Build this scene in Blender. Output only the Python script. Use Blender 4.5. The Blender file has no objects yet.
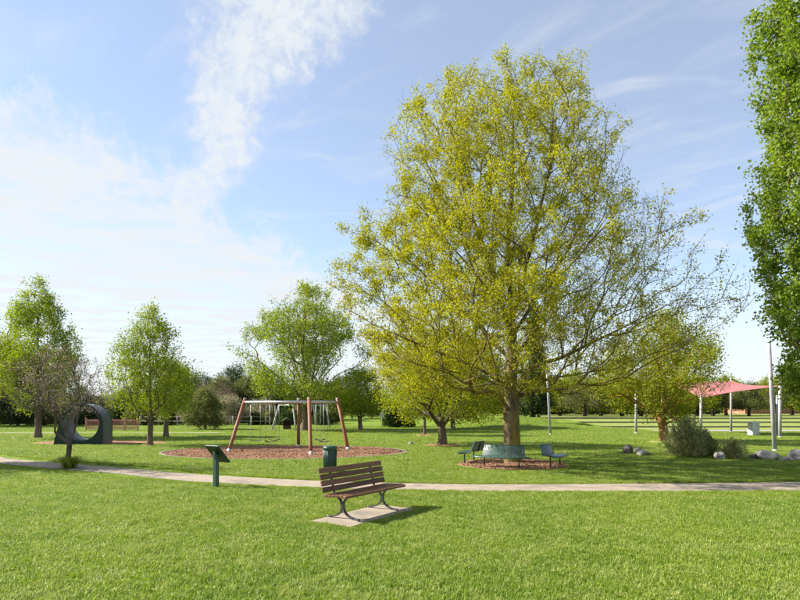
import bpy, bmesh, math, random
import numpy as np
from mathutils import Vector, Matrix

R = math.radians
sc = bpy.context.scene
C = sc.collection

# ------------------------------------------------------------------ camera
CAM_H, FPX, HOR = 1.9, 580.0, 408.0        # eye height, focal length and horizon row in photo pixels (800 x 600)
cam = bpy.data.cameras.new('camera')
cam.sensor_width = 36.0
cam.lens = FPX / 800 * 36.0
cam.shift_y = (HOR - 300) / 800
cam.clip_start = 0.1
cam.clip_end = 5000
camo = bpy.data.objects.new('camera', cam)
C.objects.link(camo)
camo.location = (0, 0, CAM_H)
camo.rotation_euler = (R(90), 0, 0)
sc.camera = camo

# ------------------------------------------------------------------ light
SUN_EL = R(35)
SUN_H = Vector((-1.1, 0.20, 0)).normalized()          # towards the sun, level
SUN_DIR = Vector((SUN_H.x * math.cos(SUN_EL), SUN_H.y * math.cos(SUN_EL), math.sin(SUN_EL)))
sun = bpy.data.lights.new('sun', 'SUN')
sun.energy = 5.0
sun.angle = R(0.55)
sun.color = (1.0, 0.94, 0.84)
suno = bpy.data.objects.new('sun', sun)
C.objects.link(suno)
suno.rotation_euler = SUN_DIR.to_track_quat('Z', 'Y').to_euler()
suno.location = SUN_DIR * 60

sc.view_settings.view_transform = 'Standard'
sc.view_settings.look = 'None'
sc.view_settings.gamma = 1
sc.view_settings.use_curve_mapping = False
sc.view_settings.exposure = 1.35
sc.cycles.max_bounces = 8
sc.cycles.diffuse_bounces = 3
sc.cycles.transmission_bounces = 4
sc.cycles.transparent_max_bounces = 4
sc.cycles.use_adaptive_sampling = True


class NT:
    """small helper to wire shader nodes"""
    def __init__(s, tree):
        s.t = tree

    def n(s, typ, **kw):
        nd = s.t.nodes.new(typ)
        for k, v in kw.items():
            setattr(nd, k, v)
        return nd

    def put(s, inp, v):
        if isinstance(v, bpy.types.NodeSocket):
            s.t.links.new(v, inp)
        elif v is not None:
            inp.default_value = v

    def m(s, op, a, b=None, c=None, clamp=False):
        nd = s.n('ShaderNodeMath', operation=op, use_clamp=clamp)
        s.put(nd.inputs[0], a)
        if b is not None: s.put(nd.inputs[1], b)
        if c is not None: s.put(nd.inputs[2], c)
        return nd.outputs[0]

    def sm(s, v, a, b, lo=0.0, hi=1.0):
        nd = s.n('ShaderNodeMapRange', interpolation_type='SMOOTHSTEP')
        s.put(nd.inputs[0], v)
        nd.inputs[1].default_value = a
        nd.inputs[2].default_value = b
        nd.inputs[3].default_value = lo
        nd.inputs[4].default_value = hi
        return nd.outputs[0]

    def noise(s, vec, scale, detail=4, rough=0.5, dist=0.0):
        nd = s.n('ShaderNodeTexNoise')
        if vec is not None: s.put(nd.inputs['Vector'], vec)
        nd.inputs['Scale'].default_value = scale
        nd.inputs['Detail'].default_value = detail
        nd.inputs['Roughness'].default_value = rough
        nd.inputs['Distortion'].default_value = dist
        return nd.outputs[0]

    def mix(s, f, a, b):
        nd = s.n('ShaderNodeMix', data_type='RGBA')
        s.put(nd.inputs[0], f)
        s.put(nd.inputs[6], a if not isinstance(a, tuple) else (*a, 1)[:4])
        s.put(nd.inputs[7], b if not isinstance(b, tuple) else (*b, 1)[:4])
        return nd.outputs[2]

    def xyz(s, x, y, z=0.0):
        nd = s.n('ShaderNodeCombineXYZ')
        s.put(nd.inputs[0], x); s.put(nd.inputs[1], y); s.put(nd.inputs[2], z)
        return nd.outputs[0]


# ------------------------------------------------------------------ sky
world = bpy.data.worlds.new('World')
sc.world = world
world.use_nodes = True
wt = world.node_tree
wt.nodes.clear()
w = NT(wt)
sky = w.n('ShaderNodeTexSky', sky_type='NISHITA')
sky.sun_disc = False
sky.sun_elevation = SUN_EL
sky.sun_rotation = math.atan2(SUN_H.x, SUN_H.y)
sky.altitude = 1200
sky.air_density = 1.0
sky.dust_density = 0.05
sky.ozone_density = 1.0
tc = w.n('ShaderNodeTexCoord')
sep = w.n('ShaderNodeSeparateXYZ')
wt.links.new(tc.outputs['Generated'], sep.inputs[0])
dz = w.m('MAXIMUM', sep.outputs[2], 0.02)
px = w.m('DIVIDE', sep.outputs[0], dz)                # where the view ray meets a high cirrus layer
py = w.m('DIVIDE', sep.outputs[1], dz)
pv = w.xyz(px, py, 0.0)
warp1 = w.m('SUBTRACT', w.noise(pv, 1.1, 3, 0.5), 0.5)
warp2 = w.m('SUBTRACT', w.noise(pv, 3.7, 4, 0.55), 0.5)
# long cirrus band crossing the layer from far left to overhead
ax, ay, bx, by = -1.32, 3.35, -0.26, 1.42
L = math.hypot(bx - ax, by - ay)
nx, ny = (by - ay) / L, -(bx - ax) / L
dist = w.m('ADD', w.m('MULTIPLY', w.m('SUBTRACT', px, ax), nx), w.m('MULTIPLY', w.m('SUBTRACT', py, ay), ny))
dist = w.m('ADD', dist, w.m('MULTIPLY', warp1, 0.45))
along = w.m('ADD', w.m('MULTIPLY', w.m('SUBTRACT', px, ax), (bx - ax) / L), w.m('MULTIPLY', w.m('SUBTRACT', py, ay), (by - ay) / L))
# isotropic in the sky as seen, so direction space rather than the flat layer: no foreshortened ripples
dvec = tc.outputs['Generated']
puff = w.noise(dvec, 13.0, 9, 0.62, 0.35)
fine = w.noise(dvec, 42.0, 7, 0.65, 0.5)
tex = w.m('ADD', w.m('MULTIPLY', puff, 0.65), w.m('MULTIPLY', fine, 0.35))
core = w.sm(w.m('ABSOLUTE', dist), 0.0, 0.29, 1, 0)
band = w.sm(w.m('ADD', core, w.m('MULTIPLY', w.m('SUBTRACT', tex, 0.5), 2.0)), 0.25, 1.0)
band = w.m('MULTIPLY', band, w.sm(along, -0.45, 0.15))
band = w.m('MULTIPLY', band, w.sm(fine, 0.3, 0.62, 0.55, 1.0))
# streaks drawn out by the wind
st = w.xyz(w.m('ADD', w.m('MULTIPLY', px, 1.6), w.m('MULTIPLY', warp1, 1.5)), w.m('ADD', w.m('MULTIPLY', py, 2.6), w.m('MULTIPLY', warp2, 1.2)))
fib = w.noise(st, 1.0, 7, 0.6)
st2 = w.xyz(w.m('MULTIPLY', w.m('ADD', px, py), 2.2), w.m('MULTIPLY', w.m('SUBTRACT', py, px), 0.9))
fib2 = w.noise(st2, 1.3, 6, 0.6, 0.6)
# broad bank of thin cloud to the left and low over the far hills
bank = w.m('ADD', w.m('ADD', w.m('MULTIPLY', px, -0.95), w.m('MULTIPLY', py, 0.33)), w.m('ADD', w.m('MULTIPLY', warp1, 0.8), w.m('MULTIPLY', w.m('SUBTRACT', tex, 0.5), 2.2)))
bankm = w.m('MULTIPLY', w.sm(bank, 1.62, 2.15), w.sm(fib, 0.34, 0.58, 0.50, 1.0))
# veil of thin cirrus everywhere
veil = w.m('MULTIPLY', w.sm(fib2, 0.48, 0.78), 0.36)
streak = w.m('MULTIPLY', w.sm(w.noise(w.xyz(w.m('MULTIPLY', px, 0.5), w.m('ADD', w.m('MULTIPLY', py, 1.6), w.m('MULTIPLY', warp1, 2.0))), 1.0, 5, 0.55), 0.52, 0.70), 0.65)
streak = w.m('MULTIPLY', streak, w.sm(puff, 0.35, 0.6, 0.3, 1.0))
cl = w.m('MAXIMUM', w.m('MAXIMUM', band, bankm), w.m('MAXIMUM', veil, streak))
cl = w.m('ADD', w.m('MULTIPLY', cl, 0.68), 0.28, clamp=True)
cl = w.m('MAXIMUM', cl, w.sm(sep.outputs[2], 0.32, 0.03, 0.0, 0.85))          # thin cloud thickens towards the horizon
bg1 = w.n('ShaderNodeBackground')
wt.links.new(sky.outputs[0], bg1.inputs[0])
bg1.inputs[1].default_value = 0.098
bg2 = w.n('ShaderNodeBackground')
bg2.inputs[0].default_value = (0.93, 0.965, 1.0, 1)
bg2.inputs[1].default_value = 0.365
mixs = w.n('ShaderNodeMixShader')
wt.links.new(cl, mixs.inputs[0])
wt.links.new(bg1.outputs[0], mixs.inputs[1])
wt.links.new(bg2.outputs[0], mixs.inputs[2])
wo = w.n('ShaderNodeOutputWorld')
wt.links.new(mixs.outputs[0], wo.inputs[0])

# ------------------------------------------------------------------ helpers
def at(x, y, z=0.0):
    """ground point seen at a photo pixel, for ground of height z"""
    d = FPX * (CAM_H - z) / (y - HOR)
    return Vector(((x - 400) / FPX * d, d, z))

def sstep(v, a, b):
    t = np.clip((np.asarray(v, float) - a) / (b - a), 0, 1)
    return t * t * (3 - 2 * t)

def tag(o, label=None, cat=None, group=None, kind=None):
    if label: o['label'] = label
    if cat: o['category'] = cat
    if group: o['group'] = group
    if kind: o['kind'] = kind
    return o

def thing(name, label, cat, loc=(0, 0, 0), rz=0.0, group=None):
    o = bpy.data.objects.new(name, None)
    o.empty_display_size = 0.2
    C.objects.link(o)
    o.location = loc
    o.rotation_euler = (0, 0, rz)
    return tag(o, label, cat, group)

def link(name, me, mat, parent=None):
    o = bpy.data.objects.new(name, me)
    if mat is not None and len(me.materials) == 0:
        me.materials.append(mat)
    C.objects.link(o)
    if parent is not None: o.parent = parent
    return o

def copy_tree(src, loc, rz, scale=1.0, label=None):
    r = src.copy()
    C.objects.link(r)
    r.location = loc
    r.rotation_euler = (0, 0, rz)
    r.scale = (scale,) * 3 if not isinstance(scale, tuple) else scale
    if label: r['label'] = label
    for ch in list(src.children):
        c = ch.copy()
        C.objects.link(c)
        c.parent = r
        for g in list(ch.children):
            d = g.copy()
            C.objects.link(d)
            d.parent = c
    return r

class MB:
    """collects shapes into one mesh"""
    def __init__(s):
        s.v, s.f, s.smooth = [], [], []

    def add(s, vs, fs, smooth=False):
        o = len(s.v)
        s.v += [tuple(p) for p in vs]
        s.f += [tuple(i + o for i in f) for f in fs]
        s.smooth += [smooth] * len(fs)

    def box(s, c, size, bevel=0.0, rot=None):
        bm = bmesh.new()
        bmesh.ops.create_cube(bm, size=1.0)
        bmesh.ops.scale(bm, vec=size, verts=bm.verts)
        if bevel > 0:
            bmesh.ops.bevel(bm, geom=bm.edges[:], offset=bevel, segments=1, affect='EDGES')
        M = Matrix.Translation(c) @ (rot.to_4x4() if rot is not None else Matrix())
        bm.transform(M)
        bm.verts.index_update()
        s.add([v.co for v in bm.verts], [[v.index for v in f.verts] for f in bm.faces])
        bm.free()

    def tube(s, pts, rad, n=8, cap=True):
        pts = [Vector(p) for p in pts]
        if not hasattr(rad, '__len__'): rad = [rad] * len(pts)
        rings, fs, vs = [], [], []
        ref = None
        for i, p in enumerate(pts):
            d = (pts[min(i + 1, len(pts) - 1)] - pts[max(i - 1, 0)]).normalized()
            if ref is None:
                ref = Vector((1, 0, 0)) if abs(d.x) < 0.9 else Vector((0, 1, 0))
            a = (ref - d * ref.dot(d)).normalized()
            ref = a
            b = d.cross(a)
            rings.append(len(vs))
            for k in range(n):
                t = 2 * math.pi * k / n
                vs.append(p + (a * math.cos(t) + b * math.sin(t)) * rad[i])
        for i in range(len(pts) - 1):
            for k in range(n):
                k2 = (k + 1) % n
                fs.append((rings[i] + k, rings[i] + k2, rings[i + 1] + k2, rings[i + 1] + k))
        s.add(vs, fs, True)
        if cap:
            o = len(s.v) - len(vs)
            s.f.append(tuple(o + k for k in reversed(range(n)))); s.smooth.append(False)
            s.f.append(tuple(o + rings[-1] + k for k in range(n))); s.smooth.append(False)

    def lathe(s, prof, n=24, c=(0, 0, 0)):
        vs, fs = [], []
        for r, z in prof:
            for k in range(n):
                t = 2 * math.pi * k / n
                vs.append((c[0] + r * math.cos(t), c[1] + r * math.sin(t), c[2] + z))
        for i in range(len(prof) - 1):
            for k in range(n):
                k2 = (k + 1) % n
                fs.append((i * n + k, i * n + k2, (i + 1) * n + k2, (i + 1) * n + k))
        s.add(vs, fs, True)

    def strip(s, sect, path, closed=False):
        """sweep a section (list of (offset, z)) given as points per path step"""
        m = len(sect[0])
        vs = [p for ring in sect for p in ring]
        fs = []
        for i in range(len(sect) - 1):
            for k in range(m):
                k2 = (k + 1) % m
                fs.append((i * m + k, i * m + k2, (i + 1) * m + k2, (i + 1) * m + k))
        fs.append(tuple(reversed(range(m))))
        fs.append(tuple((len(sect) - 1) * m + k for k in range(m)))
        s.add(vs, fs)

    def mesh(s, name):
        me = bpy.data.meshes.new(name)
        me.from_pydata(s.v, [], s.f)
        me.polygons.foreach_set('use_smooth', s.smooth)
        me.update()
        return me

    def build(s, name, mat, parent=None):
        return link(name, s.mesh(name), mat, parent)

def big_mesh(name, V, F, attrs=None, smooth=False):
    """numpy arrays to mesh: V (n,3), F list of (m,k) index arrays"""
    me = bpy.data.meshes.new(name)
    V = np.ascontiguousarray(V, dtype=np.float32)
    me.vertices.add(len(V))
    me.vertices.foreach_set('co', V.ravel())
    F = [np.asarray(f, dtype=np.int32) for f in F if len(f)]
    loops = np.concatenate([f.ravel() for f in F])
    tot = np.concatenate([np.full(len(f), f.shape[1], np.int32) for f in F])
    me.loops.add(len(loops))
    me.loops.foreach_set('vertex_index', loops)
    me.polygons.add(len(tot))
    start = np.concatenate([[0], np.cumsum(tot)[:-1]]).astype(np.int32)
    me.polygons.foreach_set('loop_start', start)
    me.polygons.foreach_set('use_smooth', np.full(len(tot), smooth, dtype=bool))
    if attrs:
        for k, a in attrs.items():
            at_ = me.attributes.new(k, 'FLOAT', 'POINT')
            at_.data.foreach_set('value', np.ascontiguousarray(a, dtype=np.float32))
    me.update(calc_edges=True)
    return me

# ------------------------------------------------------------------ materials
def mat_new(name):
    m = bpy.data.materials.new(name)
    m.use_nodes = True
    m.node_tree.nodes.clear()
    return m, NT(m.node_tree)

def finish(m, t, shader):
    o = t.n('ShaderNodeOutputMaterial')
    m.node_tree.links.new(shader, o.inputs[0])
    return m

def surf(name, c1, c2=None, scale=8.0, rough=0.6, metal=0.0, bump=0.0, bscale=40.0, spec=0.4, detail=5, coords='Object', stretch=None, c3=None, s3=1.0):
    m, t = mat_new(name)
    tcn = t.n('ShaderNodeTexCoord')
    vec = tcn.outputs['Object']
    if coords == 'Position':
        vec = t.n('ShaderNodeNewGeometry').outputs['Position']
    if stretch:
        mp = t.n('ShaderNodeMapping')
        t.put(mp.inputs[0], vec)
        mp.inputs['Scale'].default_value = stretch
        vec = mp.outputs[0]
    p = t.n('ShaderNodeBsdfPrincipled')
    col = (*c1, 1)
    if c2:
        nf = t.noise(vec, scale, detail, 0.6)
        col = t.mix(t.sm(nf, 0.32, 0.68), c1, c2)
    if c3:
        nf3 = t.noise(vec, s3, 3, 0.6)
        col = t.mix(t.sm(nf3, 0.5, 0.72), col, c3)
    t.put(p.inputs['Base Color'], col)
    p.inputs['Roughness'].default_value = rough
    p.inputs['Metallic'].default_value = metal
    p.inputs['Specular IOR Level'].default_value = spec
    if bump > 0:
        bp = t.n('ShaderNodeBump')
        bp.inputs['Strength'].default_value = bump
        bp.inputs['Distance'].default_value = 0.02
        t.put(bp.inputs['Height'], t.noise(vec, bscale, 6, 0.65))
        t.put(p.inputs['Normal'], bp.outputs[0])
    return finish(m, t, p.outputs[0])

def leaf_mat(name, c1, c2, trans=0.45, rough=0.55, clump=0.5, spec=0.25):
    m, t = mat_new(name)
    a = t.n('ShaderNodeAttribute')
    a.attribute_name = 'var'
    obj = t.n('ShaderNodeTexCoord').outputs['Object']
    f = t.m('ADD', t.m('MULTIPLY', a.outputs['Fac'], 0.6), t.m('MULTIPLY', t.sm(t.noise(obj, clump, 2, 0.5), 0.35, 0.65), 0.4))
    col = t.mix(f, c1, c2)
    p = t.n('ShaderNodeBsdfPrincipled')
    t.put(p.inputs['Base Color'], col)
    p.inputs['Roughness'].default_value = rough
    p.inputs['Specular IOR Level'].default_value = spec
    tr = t.n('ShaderNodeBsdfTranslucent')
    hs = t.n('ShaderNodeHueSaturation')
    hs.inputs['Saturation'].default_value = 1.1
    hs.inputs['Value'].default_value = 1.15
    t.put(hs.inputs['Color'], col)
    t.put(tr.inputs[0], hs.outputs[0])
    mx = t.n('ShaderNodeMixShader')
    mx.inputs[0].default_value = trans
    t.put(mx.inputs[1], p.outputs[0])
    t.put(mx.inputs[2], tr.outputs[0])
    return finish(m, t, mx.outputs[0])

def lawn_colour(t, pos):
    """turf colour that drifts over the lawn in world space: paler and darker patches at random"""
    big = t.noise(pos, 0.35, 4, 0.6)
    mid = t.noise(pos, 1.6, 3, 0.6)
    small = t.noise(pos, 7.0, 4, 0.65)
    col = t.mix(t.sm(big, 0.36, 0.64), (0.162, 0.268, 0.008), (0.228, 0.322, 0.014))
    col = t.mix(t.sm(mid, 0.44, 0.66, 0, 0.75), col, (0.312, 0.378, 0.070))
    col = t.mix(t.sm(small, 0.50, 0.68, 0, 0.75), col, (0.410, 0.450, 0.115))
    col = t.mix(t.sm(small, 0.46, 0.30, 0, 0.7), col, (0.085, 0.170, 0.006))
    return col

def ground_mat():
    m, t = mat_new('lawn')
    pos = t.n('ShaderNodeNewGeometry').outputs['Position']
    col = lawn_colour(t, pos)
    fine = t.noise(pos, 22, 5, 0.7)
    col = t.mix(t.sm(fine, 0.3, 0.7, 0.75, 0.15), col, (0.045, 0.085, 0.012))
    p = t.n('ShaderNodeBsdfPrincipled')
    t.put(p.inputs['Base Color'], col)
    p.inputs['Roughness'].default_value = 0.9
    p.inputs['Specular IOR Level'].default_value = 0.1
    bp = t.n('ShaderNodeBump')
    bp.inputs['Strength'].default_value = 0.8
    bp.inputs['Distance'].default_value = 0.05
    t.put(bp.inputs['Height'], t.noise(pos, 30, 5, 0.7))
    t.put(p.inputs['Normal'], bp.outputs[0])
    return finish(m, t, p.outputs[0])

def blade_mat():
    m, t = mat_new('grass_blade')
    pos = t.n('ShaderNodeNewGeometry').outputs['Position']
    a = t.n('ShaderNodeAttribute')
    a.attribute_name = 'var'
    col = lawn_colour(t, pos)
    col = t.mix(t.m('MULTIPLY', t.sm(a.outputs['Fac'], 0.60, 1.0), 0.75), col, (0.45, 0.48, 0.19))  # pale blades: some dry, and whitish glints put into the colour
    p = t.n('ShaderNodeBsdfPrincipled')
    t.put(p.inputs['Base Color'], col)
    p.inputs['Roughness'].default_value = 0.45
    p.inputs['Specular IOR Level'].default_value = 0.26
    tr = t.n('ShaderNodeBsdfTranslucent')
    t.put(tr.inputs[0], col)
    mx = t.n('ShaderNodeMixShader')
    mx.inputs[0].default_value = 0.45
    t.put(mx.inputs[1], p.outputs[0])
    t.put(mx.inputs[2], tr.outputs[0])
    return finish(m, t, mx.outputs[0])

M = {}
M['lawn'] = ground_mat()
M['blade'] = blade_mat()
M['concrete'] = surf('path_concrete', (0.262, 0.215, 0.165), (0.335, 0.276, 0.215), 3.0, 0.85, bump=0.3, bscale=90, spec=0.2, coords='Position', c3=(0.20, 0.172, 0.140), s3=0.9)
M['kerb'] = surf('kerb_concrete', (0.27, 0.23, 0.19), (0.19, 0.165, 0.14), 5, 0.85, bump=0.3, spec=0.2)
M['mulch'] = surf('bark_mulch', (0.245, 0.125, 0.070), (0.345, 0.195, 0.120), 14.0, 0.95, bump=1.0, bscale=28, spec=0.1, coords='Position', c3=(0.30, 0.19, 0.13), s3=5.0)
M['chip'] = surf('bark_chip', (0.225, 0.115, 0.065), (0.39, 0.235, 0.150), 9.0, 0.9, spec=0.15, coords='Position')
def moss_bark():
    m, t = mat_new('bark_mossy')
    obj = t.n('ShaderNodeTexCoord').outputs['Object']
    mp = t.n('ShaderNodeMapping'); t.put(mp.inputs[0], obj); mp.inputs['Scale'].default_value = (1, 1, 0.25)
    col = t.mix(t.sm(t.noise(mp.outputs[0], 5, 5, 0.6), 0.32, 0.68), (0.085, 0.066, 0.050), (0.175, 0.140, 0.105))
    sp = t.n('ShaderNodeSeparateXYZ'); t.put(sp.inputs[0], obj)
    lowz = t.sm(sp.outputs[2], 5.5, 1.5, 0.0, 1.0)
    col = t.mix(t.m('MULTIPLY', lowz, t.sm(t.noise(mp.outputs[0], 2.6, 4, 0.6), 0.36, 0.60)), col, (0.24, 0.19, 0.035))
    p = t.n('ShaderNodeBsdfPrincipled'); t.put(p.inputs['Base Color'], col)
    p.inputs['Roughness'].default_value = 0.95; p.inputs['Specular IOR Level'].default_value = 0.1
    bp = t.n('ShaderNodeBump'); bp.inputs['Strength'].default_value = 1.0; bp.inputs['Distance'].default_value = 0.04
    t.put(bp.inputs['Height'], t.noise(mp.outputs[0], 13, 6, 0.65)); t.put(p.inputs['Normal'], bp.outputs[0])
    return finish(m, t, p.outputs[0])
M['bark_moss'] = moss_bark()  # grey brown bark with moss low on the trunk
M['bark'] = surf('bark_grey_brown', (0.10, 0.075, 0.055), (0.19, 0.145, 0.11), 5, 0.95, bump=0.9, bscale=16, spec=0.1, stretch=(1, 1, 0.25))
M['bark_dark'] = surf('bark_dark', (0.035, 0.025, 0.022), (0.075, 0.052, 0.045), 5, 0.9, bump=0.7, bscale=16, spec=0.15, stretch=(1, 1, 0.3))
M['straw'] = surf('dry_stem', (0.30, 0.26, 0.16), (0.40, 0.35, 0.23), 4, 0.9, spec=0.1)
M['bark_plum'] = surf('bark_plum', (0.060, 0.045, 0.042), (0.150, 0.115, 0.105), 2.5, 0.9, bump=0.6, bscale=16, spec=0.15)
M['bark_orange'] = surf('bark_orange_sunlit', (0.17, 0.095, 0.040), (0.30, 0.175, 0.045), 3, 0.95, bump=0.9, bscale=14, spec=0.1, stretch=(1, 1, 0.3))  # orange light on the trunk is put into the bark colour
M['lf_yellow'] = leaf_mat('leaf_yellow_green', (0.260, 0.268, 0.020), (0.425, 0.410, 0.040), 0.5, spec=0.2)
M['lf_spring'] = leaf_mat('leaf_spring_green', (0.185, 0.250, 0.022), (0.290, 0.345, 0.036))
M['lf_fresh'] = leaf_mat('leaf_fresh_green', (0.185, 0.250, 0.015), (0.285, 0.340, 0.028))
M['lf_lime'] = leaf_mat('leaf_lime', (0.195, 0.235, 0.014), (0.300, 0.320, 0.022))
M['lf_poplar'] = leaf_mat('leaf_poplar', (0.150, 0.225, 0.024), (0.245, 0.320, 0.040), 0.5, 0.45, spec=0.35)
M['lf_dark'] = leaf_mat('leaf_dark_evergreen', (0.034, 0.058, 0.018), (0.072, 0.102, 0.030), 0.3)
M['lf_olive'] = leaf_mat('leaf_olive', (0.105, 0.122, 0.032), (0.180, 0.192, 0.055), 0.4)
M['lf_purple'] = leaf_mat('leaf_purple_grey', (0.190, 0.135, 0.110), (0.270, 0.235, 0.130), 0.35)
M['lf_pale'] = leaf_mat('leaf_pale_blossom', (0.22, 0.21, 0.11), (0.33, 0.30, 0.18), 0.35)
M['lf_bush'] = leaf_mat('leaf_bush', (0.190, 0.215, 0.075), (0.350, 0.350, 0.165), 0.35)
M['wood'] = surf('bench_timber', (0.110, 0.048, 0.024), (0.175, 0.082, 0.043), 6.0, 0.5, bump=0.35, bscale=30, spec=0.35, stretch=(1.2, 14, 14), c3=(0.175, 0.095, 0.062), s3=2.0)
wt_ = M['wood'].node_tree
_p = [n_ for n_ in wt_.nodes if n_.type == 'BSDF_PRINCIPLED'][0]
_src = _p.inputs['Base Color'].links[0].from_socket
_oi = wt_.nodes.new('ShaderNodeObjectInfo')
_mr = wt_.nodes.new('ShaderNodeMapRange'); _mr.inputs[3].default_value = 0.72; _mr.inputs[4].default_value = 1.30
wt_.links.new(_oi.outputs['Random'], _mr.inputs[0])
_hs = wt_.nodes.new('ShaderNodeHueSaturation'); wt_.links.new(_mr.outputs[0], _hs.inputs['Value']); wt_.links.new(_src, _hs.inputs['Color'])
wt_.links.new(_hs.outputs[0], _p.inputs['Base Color'])
M['iron'] = surf('bench_iron', (0.045, 0.047, 0.052), (0.075, 0.077, 0.082), 20, 0.45, 0.4, spec=0.5)
M['bolt'] = surf('bolt_steel', (0.3, 0.3, 0.3), None, rough=0.35, metal=0.9)
M['green_paint'] = surf('green_paint', (0.018, 0.058, 0.042), (0.030, 0.078, 0.056), 3, 0.38, bump=0.1, bscale=60, spec=0.5)
M['green_dark'] = surf('dark_green_paint', (0.010, 0.032, 0.028), (0.020, 0.048, 0.040), 5, 0.42, spec=0.5)
M['green_bench'] = surf('bench_green_enamel', (0.030, 0.068, 0.058), (0.046, 0.088, 0.078), 5, 0.30, spec=0.6)
M['post_wood'] = surf('swing_post_timber', (0.165, 0.060, 0.028), (0.250, 0.100, 0.050), 4, 0.6, bump=0.4, bscale=20, spec=0.3, stretch=(6, 6, 0.5))
M['steel'] = surf('galvanised_steel', (0.42, 0.44, 0.46), (0.54, 0.56, 0.58), 8, 0.42, 0.6, spec=0.5)
M['chain'] = surf('chain_steel', (0.22, 0.22, 0.23), None, rough=0.4, metal=0.7)
M['rubber'] = surf('swing_rubber', (0.03, 0.03, 0.032), (0.045, 0.045, 0.048), 20, 0.6)
M['tunnel_front'] = surf('tunnel_front_paint', (0.008, 0.020, 0.020), (0.014, 0.030, 0.029), 2, 0.5, spec=0.4)
M['tunnel_side'] = surf('tunnel_side_metal', (0.060, 0.080, 0.100), (0.095, 0.120, 0.145), 4, 0.45, 0.2, spec=0.5)
M['tunnel_in'] = surf('tunnel_lining', (0.12, 0.13, 0.15), (0.17, 0.18, 0.205), 2, 0.55)
M['pole'] = surf('pole_galvanised', (0.40, 0.40, 0.42), (0.30, 0.30, 0.325), 3, 0.65, 0.1, bump=0.2, bscale=20, stretch=(3, 3, 0.5), c3=(0.19, 0.185, 0.19), s3=2.5)
M['post_grey'] = surf('post_grey_timber', (0.30, 0.27, 0.27), (0.40, 0.37, 0.36), 4, 0.8, bump=0.3, bscale=20, stretch=(5, 5, 0.5))
M['pinkfence'] = surf('fence_faded_red', (0.46, 0.17, 0.17), (0.54, 0.25, 0.24), 3, 0.7)
M['rock'] = surf('rock_grey', (0.28, 0.26, 0.24), (0.44, 0.41, 0.385), 3, 0.9, bump=0.8, bscale=9, spec=0.2, c3=(0.14, 0.125, 0.115), s3=2.0)
M['rock_dark'] = surf('rock_dark', (0.09, 0.08, 0.08), (0.17, 0.155, 0.15), 3, 0.9, bump=0.8, bscale=9, spec=0.2)
M['wall_stone'] = surf('terrace_timber', (0.15, 0.14, 0.085), (0.22, 0.20, 0.13), 2, 0.9, bump=0.5, bscale=8, coords='Position')
M['tread'] = surf('dry_turf', (0.25, 0.265, 0.085), (0.185, 0.240, 0.05), 0.6, 0.95, bump=0.6, bscale=12, spec=0.05, coords='Position')
M['field'] = surf('far_field', (0.155, 0.200, 0.045), (0.210, 0.235, 0.070), 0.12, 0.95, spec=0.05, coords='Position')
M['paving'] = surf('stage_paving', (0.27, 0.24, 0.25), (0.34, 0.31, 0.31), 2, 0.85, coords='Position')
M['hill'] = surf('wooded_hill', (0.045, 0.070, 0.028), (0.120, 0.150, 0.050), 0.035, 0.95, bump=1.0, bscale=0.2, spec=0.05, coords='Position')
M['cubby_red'] = surf('cubby_red_board', (0.065, 0.034, 0.028), (0.09, 0.045, 0.036), 5, 0.7)
M['roof_grey'] = surf('roof_grey', (0.18, 0.18, 0.19), (0.26, 0.26, 0.27), 4, 0.7)
M['brick_far'] = surf('far_brick', (0.34, 0.15, 0.085), (0.42, 0.20, 0.12), 3, 0.9)
M['white_far'] = surf('far_white', (0.70, 0.69, 0.66), (0.62, 0.61, 0.58), 1, 0.8)
M['glass_far'] = surf('far_glass', (0.03, 0.035, 0.04), None, rough=0.1, spec=0.7)
M['plinth'] = surf('plinth_concrete', (0.60, 0.59, 0.57), (0.44, 0.43, 0.42), 5, 0.8, bump=0.2)
M['panel'] = surf('sign_panel', (0.34, 0.33, 0.27), (0.24, 0.26, 0.22), 9, 0.3, spec=0.6)

def sail_mat(name, c, tr_amt):
    m, t = mat_new(name)
    pos = t.n('ShaderNodeTexCoord').outputs['Object']
    col = t.mix(t.sm(t.noise(pos, 0.7, 3, 0.5), 0.3, 0.7), tuple(x * 0.88 for x in c), c)
    p = t.n('ShaderNodeBsdfPrincipled')
    t.put(p.inputs['Base Color'], col)
    p.inputs['Roughness'].default_value = 0.7
    tr = t.n('ShaderNodeBsdfTranslucent')
    t.put(tr.inputs[0], col)
    mx = t.n('ShaderNodeMixShader')
    mx.inputs[0].default_value = tr_amt
    t.put(mx.inputs[1], p.outputs[0]); t.put(mx.inputs[2], tr.outputs[0])
    return finish(m, t, mx.outputs[0])
M['sail_red'] = sail_mat('sail_red', (0.42, 0.150, 0.150), 0.2)
M['sail_pale'] = sail_mat('sail_pale', (0.55, 0.66, 0.80), 0.3)

# ------------------------------------------------------------------ ground
T0, TS, NSTEP, RISE = 56.0, 6.0, 3, 0.30      # first terrace wall, spacing, count, rise

def wall_start(k):                             # each wall dies into the grass mound a little further left
    return 19.3 - 1.9 * k

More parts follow.
